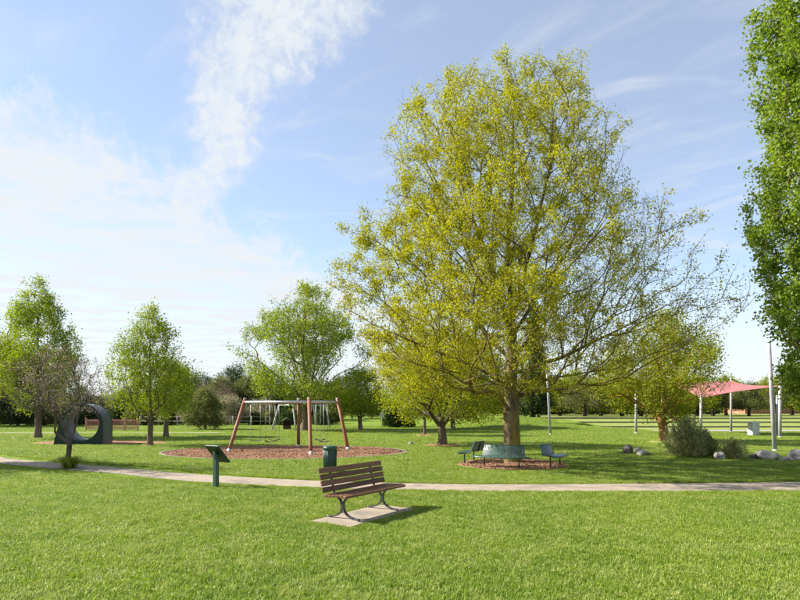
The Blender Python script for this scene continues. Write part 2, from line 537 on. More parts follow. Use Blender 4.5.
def gz(x, y):
    """height of the ground"""
    x = np.asarray(x, float); y = np.asarray(y, float)
    k = np.clip(np.floor((y - T0) / TS), 0, NSTEP - 1)
    fr = np.clip((y - T0 - k * TS) / TS, 0, 1)
    fr = np.where(k >= NSTEP - 1, 0.0, fr)
    step = np.where(y < T0, 0.0, RISE * k + RISE / 2 + RISE / 2 * fr)
    ztop = RISE * (NSTEP - 0.5)
    ramp = ztop * sstep(y, T0 - 14, T0 + TS * NSTEP - 4) + 0.35 * np.exp(-((x - 12) / 4.5) ** 2 - ((y - 60) / 6.0) ** 2)
    x0 = 19.3 - 1.9 * k
    a = sstep(x, x0 - 1.6, x0 - 0.1)
    a = np.where(y < T0, sstep(x, 14, 21), a)
    right = ramp * (1 - a) + step * a
    return right * sstep(x, 2.5, 10.5)

def gzs(x, y):
    return float(gz(x, y))

xs = np.unique(np.concatenate([np.linspace(-700, -60, 24), np.linspace(-60, -26, 18), np.linspace(-26, 2, 30), np.arange(2, 22, 0.4), np.linspace(22, 60, 24), np.linspace(60, 700, 24)]))
wl = [T0 + TS * k for k in range(NSTEP)]
ys = np.unique(np.concatenate([np.linspace(-200, -10, 10), np.linspace(-10, 42, 40), np.arange(42, T0 + TS * NSTEP + 4, 0.5), np.array(wl) - 0.02, np.array(wl) + 0.02, np.linspace(80, 160, 20), np.linspace(160, 1600, 20)]))
ys = np.array([y for y in ys if not any(abs(y - q) < 0.015 for q in wl)])
gx, gy = np.meshgrid(xs, ys)
V = np.stack([gx, gy, gz(gx, gy)], -1).reshape(-1, 3)
nxg, nyg = len(xs), len(ys)
ii = (np.arange(nyg - 1)[:, None] * nxg + np.arange(nxg - 1)[None, :]).ravel()
F = np.stack([ii, ii + 1, ii + 1 + nxg, ii + nxg], 1)
tag(link('ground', big_mesh('ground', V, [F], smooth=False), M['lawn']), 'wide mown green lawn spreading to the far trees', None, None, 'structure')

# path: far edge and near edge read off the photo, carried on past the frame
path_far = [(-30, 38), (-22, 29.5), (-15.4, 22.4), (-12.2, 20.3), (-9.2, 18.6), (-6.0, 16.7), (-2.4, 15.2), (0.5, 14.6), (2.6, 14.45), (5.0, 14.5), (10.3, 14.9), (17, 16.0), (26, 18.5), (36, 22)]
path_near = [(-31.2, 36.8), (-23.2, 28.2), (-14.6, 20.6), (-11.4, 18.5), (-8.1, 16.7), (-5.4, 15.0), (-2.15, 13.8), (0.5, 13.25), (2.4, 13.1), (4.5, 13.1), (9.4, 13.35), (16.6, 14.4), (26.3, 17.0), (36.5, 20.6)]

def smooth_line(P, n=6):
    P = [Vector((*p, 0)) for p in P]
    out = []
    for i in range(len(P) - 1):
        p0, p1, p2, p3 = P[max(i - 1, 0)], P[i], P[i + 1], P[min(i + 2, len(P) - 1)]
        for k in range(n):
            t = k / n
            out.append(0.5 * ((2 * p1) + (p2 - p0) * t + (2 * p0 - 5 * p1 + 4 * p2 - p3) * t * t + (3 * p1 - p0 - 3 * p2 + p3) * t ** 3))
    out.append(P[-1])
    return out

pf, pn = smooth_line(path_far), smooth_line(path_near)
path_mid = np.array([[(a.x + b.x) / 2, (a.y + b.y) / 2] for a, b in zip(pf, pn)])
path_hw = np.array([(a - b).length / 2 for a, b in zip(pf, pn)])

def ribbon(name, A, B, z, mat):
    mb = MB()
    n = len(A)
    mb.add([(p.x, p.y, z) for p in A] + [(p.x, p.y, z) for p in B], [(n + i, n + i + 1, i + 1, i) for i in range(n - 1)])
    o = mb.build(name, mat)
    return tag(o, kind='structure')
tag(ribbon('footpath', pf, pn, 0.006, M['concrete']), 'pale concrete footpath curving across the lawn')
fa = smooth_line([(-60, 46.8), (-40, 45.4), (-28, 44.8), (-20, 44.6), (-14, 45.5)])
fb = smooth_line([(-60, 45.5), (-40, 44.2), (-28, 43.7), (-20, 43.6), (-14, 44.6)])
tag(ribbon('far_footpath', fa, fb, 0.006, M['concrete']), 'thin pale path far behind the play tunnel')

def ellipse_pts(c, rx, ry, n=64, jit=0.0, seed=1):
    rnd = random.Random(seed)
    ph = [rnd.uniform(0, 6.28) for _ in range(4)]
    out = []
    for k in range(n):
        t = 2 * math.pi * k / n
        j = 1 + jit * (math.sin(3 * t + ph[0]) * 0.5 + math.sin(7 * t + ph[1]) * 0.3 + math.sin(13 * t + ph[2]) * 0.25)
        out.append((c[0] + rx * j * math.cos(t), c[1] + ry * j * math.sin(t)))
    return out

def disc(name, c, rx, ry, z, mat, jit=0.0, seed=1, dome=0.0):
    """a bed of bark: rings rising a little to the middle, uneven edge"""
    P = ellipse_pts(c, rx, ry, 64, jit, seed)
    rnd = random.Random(seed)
    mb = MB()
    rings = [1.0, 0.93, 0.75, 0.5, 0.25]
    vs, fs = [], []
    for q, s in enumerate(rings):
        zz = z + dome * (1 - s * s) + (0.02 if q else 0)
        for (x, y) in P:
            X, Y = c[0] + (x - c[0]) * s, c[1] + (y - c[1]) * s
            vs.append((X, Y, gzs(X, Y) + zz + (rnd.uniform(-0.012, 0.02) if q else 0)))
    n = len(P)
    for q in range(len(rings) - 1):
        for k in range(n):
            fs.append((q * n + k, q * n + (k + 1) % n, (q + 1) * n + (k + 1) % n, (q + 1) * n + k))
    vs.append((c[0], c[1], gzs(*c) + z + dome + 0.02))
    for k in range(n):
        fs.append(((len(rings) - 1) * n + k, (len(rings) - 1) * n + (k + 1) % n, len(vs) - 1))
    mb.add(vs, fs)
    return tag(mb.build(name, mat), kind='structure')

SWC = (-4.95, 25.1)
SWR = (5.15, 3.75)
tag(disc('swing_bark_bed', SWC, SWR[0], SWR[1], 0.006, M['mulch'], 0.0, 3), 'red brown bark bed under the timber swing frame')
TREE = (3.83, 20.0)
BEDC = (3.72, 19.25)
tag(disc('tree_bark_bed', BEDC, 1.78, 1.78, 0.006, M['mulch'], 0.10, 5, 0.03), 'bark bed around the trunk inside the ring of green benches')
TUN = (-16.6, 30.6)
tag(disc('tunnel_bark_bed', (TUN[0] + 0.1, TUN[1] + 1.2), 3.6, 1.9, 0.006, M['mulch'], 0.08, 7), 'bark bed under the play tunnel')
beds = [(SWC, SWR[0] + 0.12, SWR[1] + 0.12), (BEDC, 1.82, 1.82), ((TUN[0] + 0.1, TUN[1] + 1.2), 3.6, 1.9)]
ringbeds = []
for (px_, py_, r_, sd) in [(442, 445.5, 0.95, 11), (664, 442, 0.85, 12), (424.5, 435.5, 0.6, 13), (150, 446, 0.35, 14)]:
    p = at(px_, py_)
    tag(disc('trunk_bark_bed', (p.x, p.y), r_, r_ * 0.9, 0.006, M['mulch'] if sd != 12 else M['tread'], 0.15, sd, 0.04), 'small bark bed around a tree trunk on the lawn')
    ringbeds.append(p)
    beds.append(((p.x, p.y), r_, r_ * 0.9))

# concrete edging round the swing bed, laid in curved lengths
kerb = thing('bed_edging', 'pale concrete edging ring around the swing bark bed', 'edging', (SWC[0], SWC[1], 0))
NK = 28
for k in range(NK):
    mb = MB()
    sect = []
    for q in range(5):
        t = 2 * math.pi * (k + 0.006 + q / 4 * 0.988) / NK
        ct, s_ = math.cos(t), math.sin(t)
        ri = [(SWR[0] * ct, SWR[1] * s_), ((SWR[0] + 0.12) * ct, (SWR[1] + 0.12) * s_)]
        sect.append([(ri[0][0], ri[0][1], -0.02), (ri[1][0], ri[1][1], -0.02), (ri[1][0], ri[1][1], 0.035), (ri[0][0], ri[0][1], 0.038)])
    mb.strip(sect, None)
    mb.build('edging_length', M['kerb'], kerb)

# slab under the timber bench
BENCH = Vector((-0.70, 10.35, 0))
BU = Vector((0.634, 0.97, 0)).normalized()
BROT = math.atan2(BU.y, BU.x)
SLABC = BENCH + Vector((0.10, -0.12, 0))
mb = MB()
mb.box((0, 0, 0.0), (1.96, 0.86, 0.05), 0.008)
slab = mb.build('bench_slab', M['concrete'])
slab.location = SLABC
slab.rotation_euler = (0, 0, BROT)
tag(slab, 'concrete slab set in the grass under the timber bench', kind='structure')

# terraces on the right: dark low timber walls, dry turf treads between them
for k in range(NSTEP):
    y0 = T0 + TS * k
    x0 = wall_start(k)
    zt = RISE * k + RISE / 2
    mb = MB()
    mb.box(((x0 + 75) / 2, y0, zt - 0.10), (75 - x0, 0.14, 0.24), 0.01)
    tag(mb.build('terrace_wall', M['wall_stone']), ['lowest dark terrace edge, just above the paved strip', 'middle dark terrace edge on the dry slope', 'topmost dark terrace edge along the far field'][k], 'wall', 'terrace edges on the slope')
    if k < NSTEP - 1:
        mb = MB()
        z = zt + 0.008
        mb.add([(x0 + 0.4, y0 + 0.08, z), (75, y0 + 0.08, z), (75, y0 + TS - 0.08, z + RISE / 2), (x0 + 0.4, y0 + TS - 0.08, z + RISE / 2)], [(0, 1, 2, 3)])
        tag(mb.build('terrace_tread', M['tread']), 'dry turf tread between two terrace edges', kind='structure')
mb = MB()
mb.add([(21.2, 47.2, 0.008), (60, 47.2, 0.008), (60, 50.0, 0.008), (21.2, 50.0, 0.008)], [(0, 1, 2, 3)])
tag(mb.build('stage_paving', M['paving']), 'grey paved strip at the foot of the terraces', kind='structure')
mb = MB()
mb.add([(21.2, 50.6, 0.008), (60, 50.6, 0.008), (60, T0 - 0.09, 0.008), (21.2, T0 - 0.09, 0.008)], [(0, 1, 2, 3)])
tag(mb.build('dry_turf', M['tread']), 'dry turf between paved strip and terraces', kind='structure')
mb = MB()
zf = RISE * (NSTEP - 0.5) + 0.008
yf = T0 + TS * (NSTEP - 1) + 0.09
mb.add([(wall_start(2) + 1, yf, zf), (300, yf, zf), (700, 700, zf), (wall_start(2) + 1, 700, zf)], [(0, 1, 2, 3)])
tag(mb.build('far_field', M['field']), 'pale green field beyond the terraces', kind='structure')

# distant hills
def hill(name, x0, x1, y0, depth, peaks, seed, label):
    rng = np.random.default_rng(seed)
    nx_, ny_ = 160, 24
    X = np.linspace(x0, x1, nx_)
    Yv = np.linspace(0, 1, ny_)
    gx, gv = np.meshgrid(X, Yv)
    h = np.zeros_like(gx)
    for (cx, wd, hh) in peaks:
        h = np.maximum(h, hh * np.exp(-((gx - cx) / wd) ** 2))
    prof = np.sin(np.pi * np.clip(gv, 0, 1)) ** 0.8
    z = h * prof + rng.normal(0, 0.9, gx.shape) * prof * np.clip(h / 10, 0, 1)
    V = np.stack([gx, y0 + gv * depth, z - 0.5], -1).reshape(-1, 3)
    ii = (np.arange(ny_ - 1)[:, None] * nx_ + np.arange(nx_ - 1)[None, :]).ravel()
    F = np.stack([ii, ii + 1, ii + 1 + nx_, ii + nx_], 1)
    tag(link(name, big_mesh(name, V, [F], smooth=True), M['hill']), label, kind='structure')
hill('hill', 100, 700, 480, 320, [(330, 90, 30), (480, 140, 38), (640, 160, 34)], 4, 'wooded hill far behind the shade sails')
hill('low_hill', -700, 140, 620, 300, [(-560, 160, 26), (-300, 170, 22), (-60, 140, 16), (90, 100, 14)], 9, 'low wooded hills behind the park')

# ------------------------------------------------------------------ trees
def grow(targets, seed_pts, seed_par, bf=0.3, k=0.4, wpen=0.8, step=0.5, rng=None):
    """join target points to a skeleton, each to the cheapest limb (length + share of the way back to the root)"""
    n_s = len(seed_pts)
    cap_ = n_s + len(targets) * 6 + 10
    P = np.zeros((cap_, 3)); par = np.full(cap_, -1); plen = np.zeros(cap_)
    P[:n_s] = seed_pts
    for i in range(n_s):
        par[i] = seed_par[i]
        if seed_par[i] >= 0:
            plen[i] = plen[seed_par[i]] + np.linalg.norm(P[i] - P[seed_par[i]])
    T = np.array(targets)
    N = len(T)
    best = np.full(N, 1e9); bp = np.zeros(N, int)
    alive = np.ones(N, bool)
    def upd(j):
        d = T - P[j]
        h = np.hypot(d[:, 0], d[:, 1])
        L = np.sqrt((d * d).sum(1))
        c = L + bf * plen[j] + wpen * np.maximum(0, k * h - d[:, 2])
        msk = c < best
        best[msk] = c[msk]; bp[msk] = j
    for j in range(n_s):
        if seed_par[j] != -1 or n_s == 1 or True:
            upd(j)
    n = n_s
    for _ in range(N):
        i = int(np.argmin(np.where(alive, best, 1e9)))
        alive[i] = False
        j = bp[i]
        d = T[i] - P[j]
        Ld = np.linalg.norm(d)
        m = max(1, int(math.ceil(Ld / step)))
        m = min(m, 6)
        prev = j
        for q in range(1, m + 1):
            f = q / m
            p = P[j] + d * f
            if q < m:
                p = p + rng.normal(0, 0.06 * step, 3) + np.array([0, 0, -0.10 * Ld * f * (1 - f)])
            P[n] = p; par[n] = prev; plen[n] = plen[prev] + Ld / m
            prev = n
            upd(n)
            n += 1
        best[i] = 1e9
    return P[:n], par[:n]

def skeleton_finish(P, par, n_fix, base_r, tip_r, e=2.3, smooth=2):
    n = len(P)
    main = np.full(n, -1)
    r = np.zeros(n)
    acc = np.zeros(n)
    # children always come after parents
    rr = np.zeros(n)
    for i in range(n - 1, -1, -1):
        rr[i] = max(acc[i], tip_r ** e)
        if par[i] >= 0:
            acc[par[i]] += rr[i]
    r = rr ** (1 / e)
    r = np.maximum(tip_r, r * 1.0)
    f = math.log(base_r / tip_r) / math.log(max(r[0] / tip_r, 1.01))
    r = tip_r * (r / tip_r) ** f
    for i in range(n):
        if par[i] >= 0 and (main[par[i]] < 0 or r[i] > r[main[par[i]]]):
            main[par[i]] = i
    for _ in range(smooth):
        Q = P.copy()
        for i in range(n_fix, n):
            c = main[i]
            if c >= 0:
                Q[i] = 0.5 * P[i] + 0.25 * P[par[i]] + 0.25 * P[c]
        P = Q
    return P, r, main

def wood_mesh(name, P, par, r, main, flare=True, twigs=None):
    """tapered tubes for the whole skeleton, more sides for thicker wood"""
    n = len(P)
    idx = np.array([i for i in range(n) if par[i] >= 0])
    pa = par[idx]
    d = P[idx] - P[pa]
    Ld = np.linalg.norm(d, axis=1); Ld[Ld < 1e-6] = 1e-6
    d = d / Ld[:, None]
    nd = np.zeros((n, 3)); nd[:, 2] = 1
    nd[idx] = d
    is_main = main[pa] == idx
    d0 = np.where(is_main[:, None], nd[pa], d)
    r1 = r[idx]
    r0 = np.where(is_main, r[pa], np.minimum(r[pa], r1 * 1.25))
    A, B, ra, rb, da, db = [P[pa]], [P[idx]], [r0], [r1], [d0], [d]
    if twigs is not None and len(twigs[0]):
        ta, tb, tr = twigs
        td = tb - ta
        td = td / np.maximum(np.linalg.norm(td, axis=1), 1e-6)[:, None]
        A.append(ta); B.append(tb); ra.append(np.full(len(ta), tr)); rb.append(np.full(len(ta), tr * 0.5)); da.append(td); db.append(td)
    A, B, ra, rb, da, db = [np.concatenate(q) for q in (A, B, ra, rb, da, db)]
    def frame(dd):
        ref = np.tile(np.array([1.0, 0.0, 0.0]), (len(dd), 1))
        ref[np.abs(dd[:, 0]) > 0.9] = (0, 1, 0)
        a = ref - dd * (ref * dd).sum(1)[:, None]
        a /= np.linalg.norm(a, axis=1)[:, None]
        return a, np.cross(dd, a)
    Vs, Fs, off = [], [], 0
    cls = np.where(rb > 0.09, 10, np.where(rb > 0.03, 6, np.where(rb > 0.012, 4, 3)))
    for ns in (10, 6, 4, 3):
        s = np.where(cls == ns)[0]
        if not len(s): continue
        t = 2 * np.pi * np.arange(ns) / ns
        a0, b0 = frame(da[s]); a1, b1 = frame(db[s])
        ring0 = A[s][:, None, :] + (a0[:, None, :] * np.cos(t)[None, :, None] + b0[:, None, :] * np.sin(t)[None, :, None]) * ra[s][:, None, None]
        ring1 = B[s][:, None, :] + (a1[:, None, :] * np.cos(t)[None, :, None] + b1[:, None, :] * np.sin(t)[None, :, None]) * rb[s][:, None, None]
        Vv = np.concatenate([ring0, ring1], 1).reshape(-1, 3)
        base = off + np.arange(len(s))[:, None] * (2 * ns)
        kk = np.arange(ns); k2 = (kk + 1) % ns
        Fq = np.stack([base + kk, base + k2, base + ns + k2, base + ns + kk], -1).reshape(-1, 4)
        Vs.append(Vv); Fs.append(Fq); off += len(Vv)
    return big_mesh(name, np.concatenate(Vs), Fs, smooth=True)

def leaf_mesh(name, centres, size, rng, spread, aspect=0.62, droop=0.0, jitter=0.35, up=0.35):
    """one folded kite per leaf"""
    n = len(centres)
    c = centres + rng.normal(0, 1, (n, 3)) * spread
    ax_ = rng.normal(0, 1, (n, 3)); ax_[:, 2] -= droop
    ax_ /= np.linalg.norm(ax_, axis=1)[:, None]
    nr = rng.normal(0, 1, (n, 3)); nr[:, 2] += up
    sd = np.cross(ax_, nr)
    sd /= np.maximum(np.linalg.norm(sd, axis=1), 1e-6)[:, None]
    nn = np.cross(sd, ax_)
    s = size * (1 + jitter * rng.uniform(-1, 1, n))[:, None]
    v0 = c
    v1 = c + ax_ * s * 0.45 + sd * s * aspect * 0.5 + nn * s * 0.10
    v2 = c + ax_ * s
    v3 = c + ax_ * s * 0.45 - sd * s * aspect * 0.5 + nn * s * 0.10
    V = np.stack([v0, v1, v2, v3], 1).reshape(-1, 3)
    b = np.arange(n)[:, None] * 4
    F = np.concatenate([b + np.array([0, 1, 2]), b + np.array([0, 2, 3])], 0)
    var = np.repeat(rng.uniform(0, 1, n), 4)
    return big_mesh(name, V, [F], {'var': var})

def lump(p, ph, sc_):
    """smooth 3-d waviness in -1..1, to break crowns into clumps"""
    x, y, z = p[:, 0] * sc_, p[:, 1] * sc_, p[:, 2] * sc_
    return (np.sin(x * 1.7 + ph[0] + 1.3 * np.sin(y + ph[3])) + np.sin(y * 1.9 + ph[1] + 1.2 * np.sin(z + ph[4])) + np.sin(z * 1.8 + ph[2] + 1.4 * np.sin(x + ph[5]))) / 3

def crown_points(rng, n, env, z0, z1, hollow=0.6, lump_sc=0.9, lump_cut=-0.25):
    """random points inside an envelope env(z, phi) -> radius; clumped"""
    ph = rng.uniform(0, 6.28, 6)
    out = []
    while sum(len(o) for o in out) < n:
        m = n * 3
        z = rng.uniform(z0, z1, m)
        phi = rng.uniform(0, 2 * np.pi, m)
        rad = env(z, phi)
        rmax = max(rad.max(), 1e-3)
        keep = rng.uniform(0, 1, m) < (rad / rmax) ** 1.2
        z, phi, rad = z[keep], phi[keep], rad[keep]
        q = rng.uniform(0, 1, len(z)) ** hollow
        wob = 1 + 0.12 * np.sin(3 * phi + z * 1.1 + ph[0]) + 0.08 * np.sin(5 * phi - z * 2.1 + ph[1])
        p = np.stack([rad * wob * q * np.cos(phi), rad * wob * q * np.sin(phi), z], 1)
        p = p[lump(p, ph, lump_sc) > lump_cut]
        out.append(p)
    return np.concatenate(out)[:n]

def make_tree(env, z0, z1, trunk, base_r, seed, n_t=900, leaves=18000, leaf=0.08, spread=0.16, bark='bark', lf='lf_spring', bf=0.3, k=0.4, wpen=0.8, hollow=0.55, lump_sc=0.9, lump_cut=-0.3, tip_r=0.006, twig=0.35, twig_n=2, droop=0.2, leaf_bias=None, limbs=None, step=0.5, aspect=0.62, up=0.35, clump=0.7):
    """returns (trunk mesh, crown mesh); trunk is a list of points from the base up"""
    rng = np.random.default_rng(seed)
    pts, par = [], []
    TP = [np.array(p, float) for p in trunk]
    for i, p in enumerate(TP):
        if i == 0:
            pts.append(p); par.append(-1)
        else:
            Ld = np.linalg.norm(p - TP[i - 1]); m = max(1, int(round(Ld / 0.45)))
            a = TP[i - 1]
            for q in range(1, m + 1):
                pts.append(a + (p - a) * q / m + (rng.normal(0, 0.012, 3) if q < m else 0)); par.append(len(pts) - 2)
    for lb in (limbs or []):
        LP = [np.array(p, float) for p in lb]
        j = int(np.argmin([np.linalg.norm(np.array(q) - LP[0]) for q in pts]))
        prev, a = j, np.array(pts[j])
        for p in LP[1:]:
            Ld = np.linalg.norm(p - a); m = max(1, int(round(Ld / 0.4)))
            for q in range(1, m + 1):
                pts.append(a + (p - a) * q / m); par.append(prev); prev = len(pts) - 1
            a = p
    n_fix = len(pts)
    T = crown_points(rng, n_t, env, z0, z1, hollow, lump_sc, lump_cut)
    T[:, 0] += 0
    P, pr = grow(T, np.array(pts), np.array(par), bf, k, wpen, step, rng)
    P, r, main = skeleton_finish(P, pr, n_fix, base_r, tip_r)
    # root flare
    zz = P[:, 2]
    isT = np.arange(len(P)) < len(TP) * 50
    fl = np.exp(-np.clip(zz, 0, None) / (base_r * 1.2)) * 0.55
    r = np.where((r > base_r * 0.6) & (zz < base_r * 5), r * (1 + fl), r)
    thin = np.where(r < tip_r * 2.6)[0]
    thin = thin[thin >= n_fix]
    tips = thin
    # twigs from thin wood
    rep = np.repeat(tips, twig_n)
    dirs = rng.normal(0, 1, (len(rep), 3)); 
    par_d = P[rep] - P[pr[rep]]
    par_d /= np.maximum(np.linalg.norm(par_d, axis=1), 1e-6)[:, None]
    dirs = dirs * 0.75 + par_d * 0.9 + np.array([0, 0, 0.25 - droop])
    dirs /= np.linalg.norm(dirs, axis=1)[:, None]
    tb = P[rep] + dirs * (twig * rng.uniform(0.5, 1.2, len(rep)))[:, None]
    tm = wood_mesh('trunk', P, pr, r, main, twigs=(P[rep], tb, tip_r * 0.7))
    # leaves along twigs
    wgt = np.ones(len(rep))
    if leaf_bias is not None:
        wgt = leaf_bias(P[rep])
    wgt = wgt * rng.gamma(1.0 / clump, clump, len(rep))     # some twigs carry far more than others
    pick = rng.choice(len(rep), leaves, p=wgt / wgt.sum())
    f = rng.uniform(0.2, 1.08, leaves)[:, None]
    cen = P[rep[pick]] * (1 - f) + tb[pick] * f
    lm = leaf_mesh('crown', cen, leaf, rng, spread, droop=droop, aspect=aspect, up=up)
    tm.materials.append(M[bark])
    lm.materials.append(M[lf])
    return tm, lm

def plant(name, meshes, label, cat, loc, rz=0.0, scale=1.0, group=None):
    t = thing(name, label, cat, loc, rz, group)
    t.scale = (scale,) * 3 if not isinstance(scale, tuple) else scale
    link('trunk', meshes[0], None, t)
    link('crown', meshes[1], None, t)
    return t

def env_prof(zs, ls, rs, fs):
    """envelope from profile tables: reach to the left (-x), right (+x) and front/back at each height"""
    def env(z, phi):
        l, r_, f = np.interp(z, zs, ls), np.interp(z, zs, rs), np.interp(z, zs, fs)
        c, s = np.cos(phi), np.sin(phi)
        ax = np.where(c > 0, r_, l)
        return 1 / np.sqrt((c / np.maximum(ax, 0.05)) ** 2 + (s / np.maximum(f, 0.05)) ** 2)
    return env

def env_sym(z0, z1, Rm, shape='oval'):
    tt = np.linspace(0, 1, 12)
    if shape == 'oval': pr = np.sin(np.pi * np.clip(0.06 + 0.90 * tt, 0, 1) ** 0.8) ** 0.75
    elif shape == 'round': pr = np.sqrt(np.clip(1 - (2 * tt - 0.95) ** 2, 0.01, 1))
    elif shape == 'taper': pr = np.interp(tt, [0, 0.08, 0.25, 0.45, 0.7, 0.88, 1], [0.45, 0.8, 1.0, 0.88, 0.58, 0.28, 0.06])
    elif shape == 'cone': pr = np.clip((1 - tt) ** 0.75, 0.03, 1) * np.clip(tt * 7 + 0.45, 0, 1)
    elif shape == 'dome': pr = np.sqrt(np.clip(1 - tt ** 2.2, 0.01, 1)) * np.clip(0.7 + tt * 2.5, 0, 1)
    elif shape == 'vase': pr = np.clip(0.35 + 1.15 * tt, 0, 1) * np.sqrt(np.clip(1 - tt ** 4, 0.02, 1))
    zs_ = z0 + (z1 - z0) * tt
    return lambda z, phi: np.interp(z, zs_, pr * Rm)

# the great tree
zB = [2.3, 2.9, 3.9, 5.6, 7.0, 7.9, 9.1, 10.8, 12.4, 13.2, 13.8]
envB = env_prof(zB, [2.8, 5.0, 5.6, 5.6, 5.4, 5.2, 4.7, 4.1, 3.2, 2.0, 0.5], [2.0, 4.2, 5.7, 6.6, 5.6, 4.9, 3.7, 3.1, 2.4, 1.6, 0.5], [2.0, 4.2, 5.4, 5.6, 5.4, 5.0, 4.2, 3.6, 2.8, 1.8, 0.5])
limbsB = [
    [(0.0, 0, 3.0), (1.6, -0.6, 3.6), (3.4, -0.9, 4.5), (5.6, -0.8, 5.6)],
    [(0.0, 0, 2.7), (1.8, 0.9, 3.0), (3.6, 1.2, 3.3)],
    [(0.0, 0, 2.6), (-1.3, -0.5, 3.3), (-3.0, -0.9, 3.9), (-4.6, -1.0, 4.6)],
    [(0.0, 0, 3.6), (-1.0, 0.6, 4.8), (-2.6, 1.0, 6.4), (-4.0, 1.2, 7.8)],
    [(0.0, 0, 3.3), (0.5, -1.4, 4.4), (0.9, -3.0, 5.8)],
    [(0.0, 0, 3.4), (-0.5, 1.5, 4.4), (-0.8, 3.2, 5.8)],
    [(0.0, 0, 4.2), (1.0, 0.4, 5.8), (2.2, 0.7, 7.6), (3.0, 0.8, 9.2)],
    [(0.0, 0, 4.5), (-0.8, -0.5, 6.6), (-1.7, -0.8, 9.0), (-2.1, -0.8, 11.0)],
    [(0.0, 0, 5.0), (0.6, -0.5, 7.4), (1.1, -0.9, 9.8), (1.2, -1.0, 11.6)]]
tmB = make_tree(envB, 2.3, 13.8, [(0, 0, -0.1), (0.02, 0, 1.2), (0, 0, 2.6), (0.05, 0.05, 4.4), (-0.1, 0.1, 7.0), (0.05, 0, 10.0), (0.1, 0, 12.6)], 0.275, 21,
    n_t=4200, leaves=240000, leaf=0.063, spread=0.085, clump=1.4, bark='bark_moss', lf='lf_yellow', bf=0.22, k=0.42, wpen=0.9, hollow=0.5, lump_sc=0.75, lump_cut=-0.55, tip_r=0.0065, twig=0.42, twig_n=2, droop=0.05, limbs=limbsB,
    leaf_bias=lambda p: np.where(p[:, 0] > 2.5, np.where(p[:, 2] < 9.3, 0.50, 0.85), 1.0) * (0.75 + 0.05 * p[:, 2]) * np.where((p[:, 0] < 0.5) & (p[:, 2] < 8.5), 1.8, 1.0))
plant('shade_tree', tmB, 'tall broad yellow green tree with green benches ringed around its trunk', 'tree', (TREE[0], TREE[1], 0))

# poplar at the right edge
zP = [1.2, 2.0, 3.0, 4.2, 6.0, 8.0, 9.3, 11.0, 13.0, 15.5, 17.5, 18.6]
rP = [1.0, 1.6, 1.95, 2.2, 2.4, 2.45, 2.5, 2.3, 2.15, 1.6, 0.9, 0.25]
envP = env_prof(zP, rP, rP, rP)
tmP = make_tree(envP, 1.2, 18.6, [(0, 0, -0.1), (0, 0, 2), (0.05, 0.03, 7), (0, 0, 12), (0, 0, 17)], 0.30, 33, n_t=2800, leaves=200000, leaf=0.080, spread=0.095, clump=1.5, bark='bark', lf='lf_poplar', bf=0.4, k=1.1, wpen=0.6, hollow=0.42, lump_sc=1.7, lump_cut=-0.36, twig=0.38, twig_n=2, droop=-0.35, aspect=0.8)
plant('poplar_tree', tmP, 'tall narrow dense green poplar beside the leaning grey pole', 'tree', (12.05, 15.0, 0))

# small bare-branched blossom tree by the path
def small_env(z, phi):
    return np.interp(z, [1.75, 2.1, 2.7, 3.3, 3.8], [1.2, 1.7, 1.75, 1.3, 0.4])
tmS = make_tree(small_env, 1.75, 3.8, [(0.32, 0, -0.05), (0.36, 0, 0.35), (0.40, 0, 0.72)], 0.085, 44, n_t=520, leaves=3800, leaf=0.05, spread=0.06, bark='bark_plum', lf='lf_purple', bf=0.2, k=0.25, wpen=0.4, hollow=0.6, lump_cut=-0.6, tip_r=0.0045, twig=0.30, twig_n=3, droop=0.0, step=0.3,
    limbs=[[(0.40, 0, 0.72), (0.15, 0.08, 1.35), (-0.05, 0.1, 1.85), (-0.6, 0.15, 2.25), (-1.2, 0.1, 2.5)],
           [(0.40, 0, 0.72), (0.02, -0.15, 1.15), (0.12, -0.25, 1.75), (0.0, -0.4, 2.1)],
           [(0.40, 0, 0.72), (0.62, 0.0, 1.4), (0.80, -0.05, 2.1), (1.25, 0.0, 2.75)],
           [(0.40, 0, 0.72), (0.45, 0.35, 1.5), (0.4, 0.7, 2.2)]])
pS = at(68, 467.5)
plant('blossom_tree', tmS, 'small sparse dark forked tree with purplish twigs beside the footpath', 'tree', (pS.x - 0.35, pS.y, 0))

# lawn trees, each built for its own outline
def tree_px(name, px_, py_, meshes, label, rz=0.0, scale=1.0, group=None, cat='tree'):
    p = at(px_, py_)
    return plant(name, meshes, label, cat, (p.x, p.y, gzs(p.x, p.y)), rz, scale, group)

trunk_up = lambda h, w=0.1: [(0, 0, -0.1), (w * 0.3, 0, h * 0.25), (-w * 0.2, w * 0.2, h * 0.55), (w * 0.2, 0, h)]
mapleA = make_tree(env_sym(1.8, 10.1, 2.8, 'taper'), 1.8, 10.1, trunk_up(8.5), 0.19, 51, n_t=900, leaves=30000, leaf=0.12, spread=0.16, lf='lf_fresh', bf=0.2, k=1.0, lump_cut=-0.35, lump_sc=1.1, droop=-0.3)
tree_px('maple_tree', 38, 438, mapleA, 'fresh green oval tree behind the play tunnel')
mapleB = make_tree(env_sym(1.4, 6.9, 2.15, 'taper'), 1.4, 6.9, trunk_up(6.0), 0.13, 52, n_t=800, leaves=20000, leaf=0.09, spread=0.13, lf='lf_spring', bf=0.2, k=1.0, lump_cut=-0.35, lump_sc=1.4, droop=-0.3)
tree_px('maple_tree', 150, 446, mapleB, 'young pale green open tree between the play tunnel and the swing bed')
mapleC = make_tree(env_sym(1.5, 5.0, 1.7, 'round'), 1.5, 5.0, trunk_up(4.2), 0.15, 53, n_t=450, leaves=13000, leaf=0.11, spread=0.16, lf='lf_spring', bf=0.2, k=0.7, lump_cut=-0.3)
tree_px('maple_tree', 166, 437, mapleC, 'small rounded green tree just behind the young open tree')
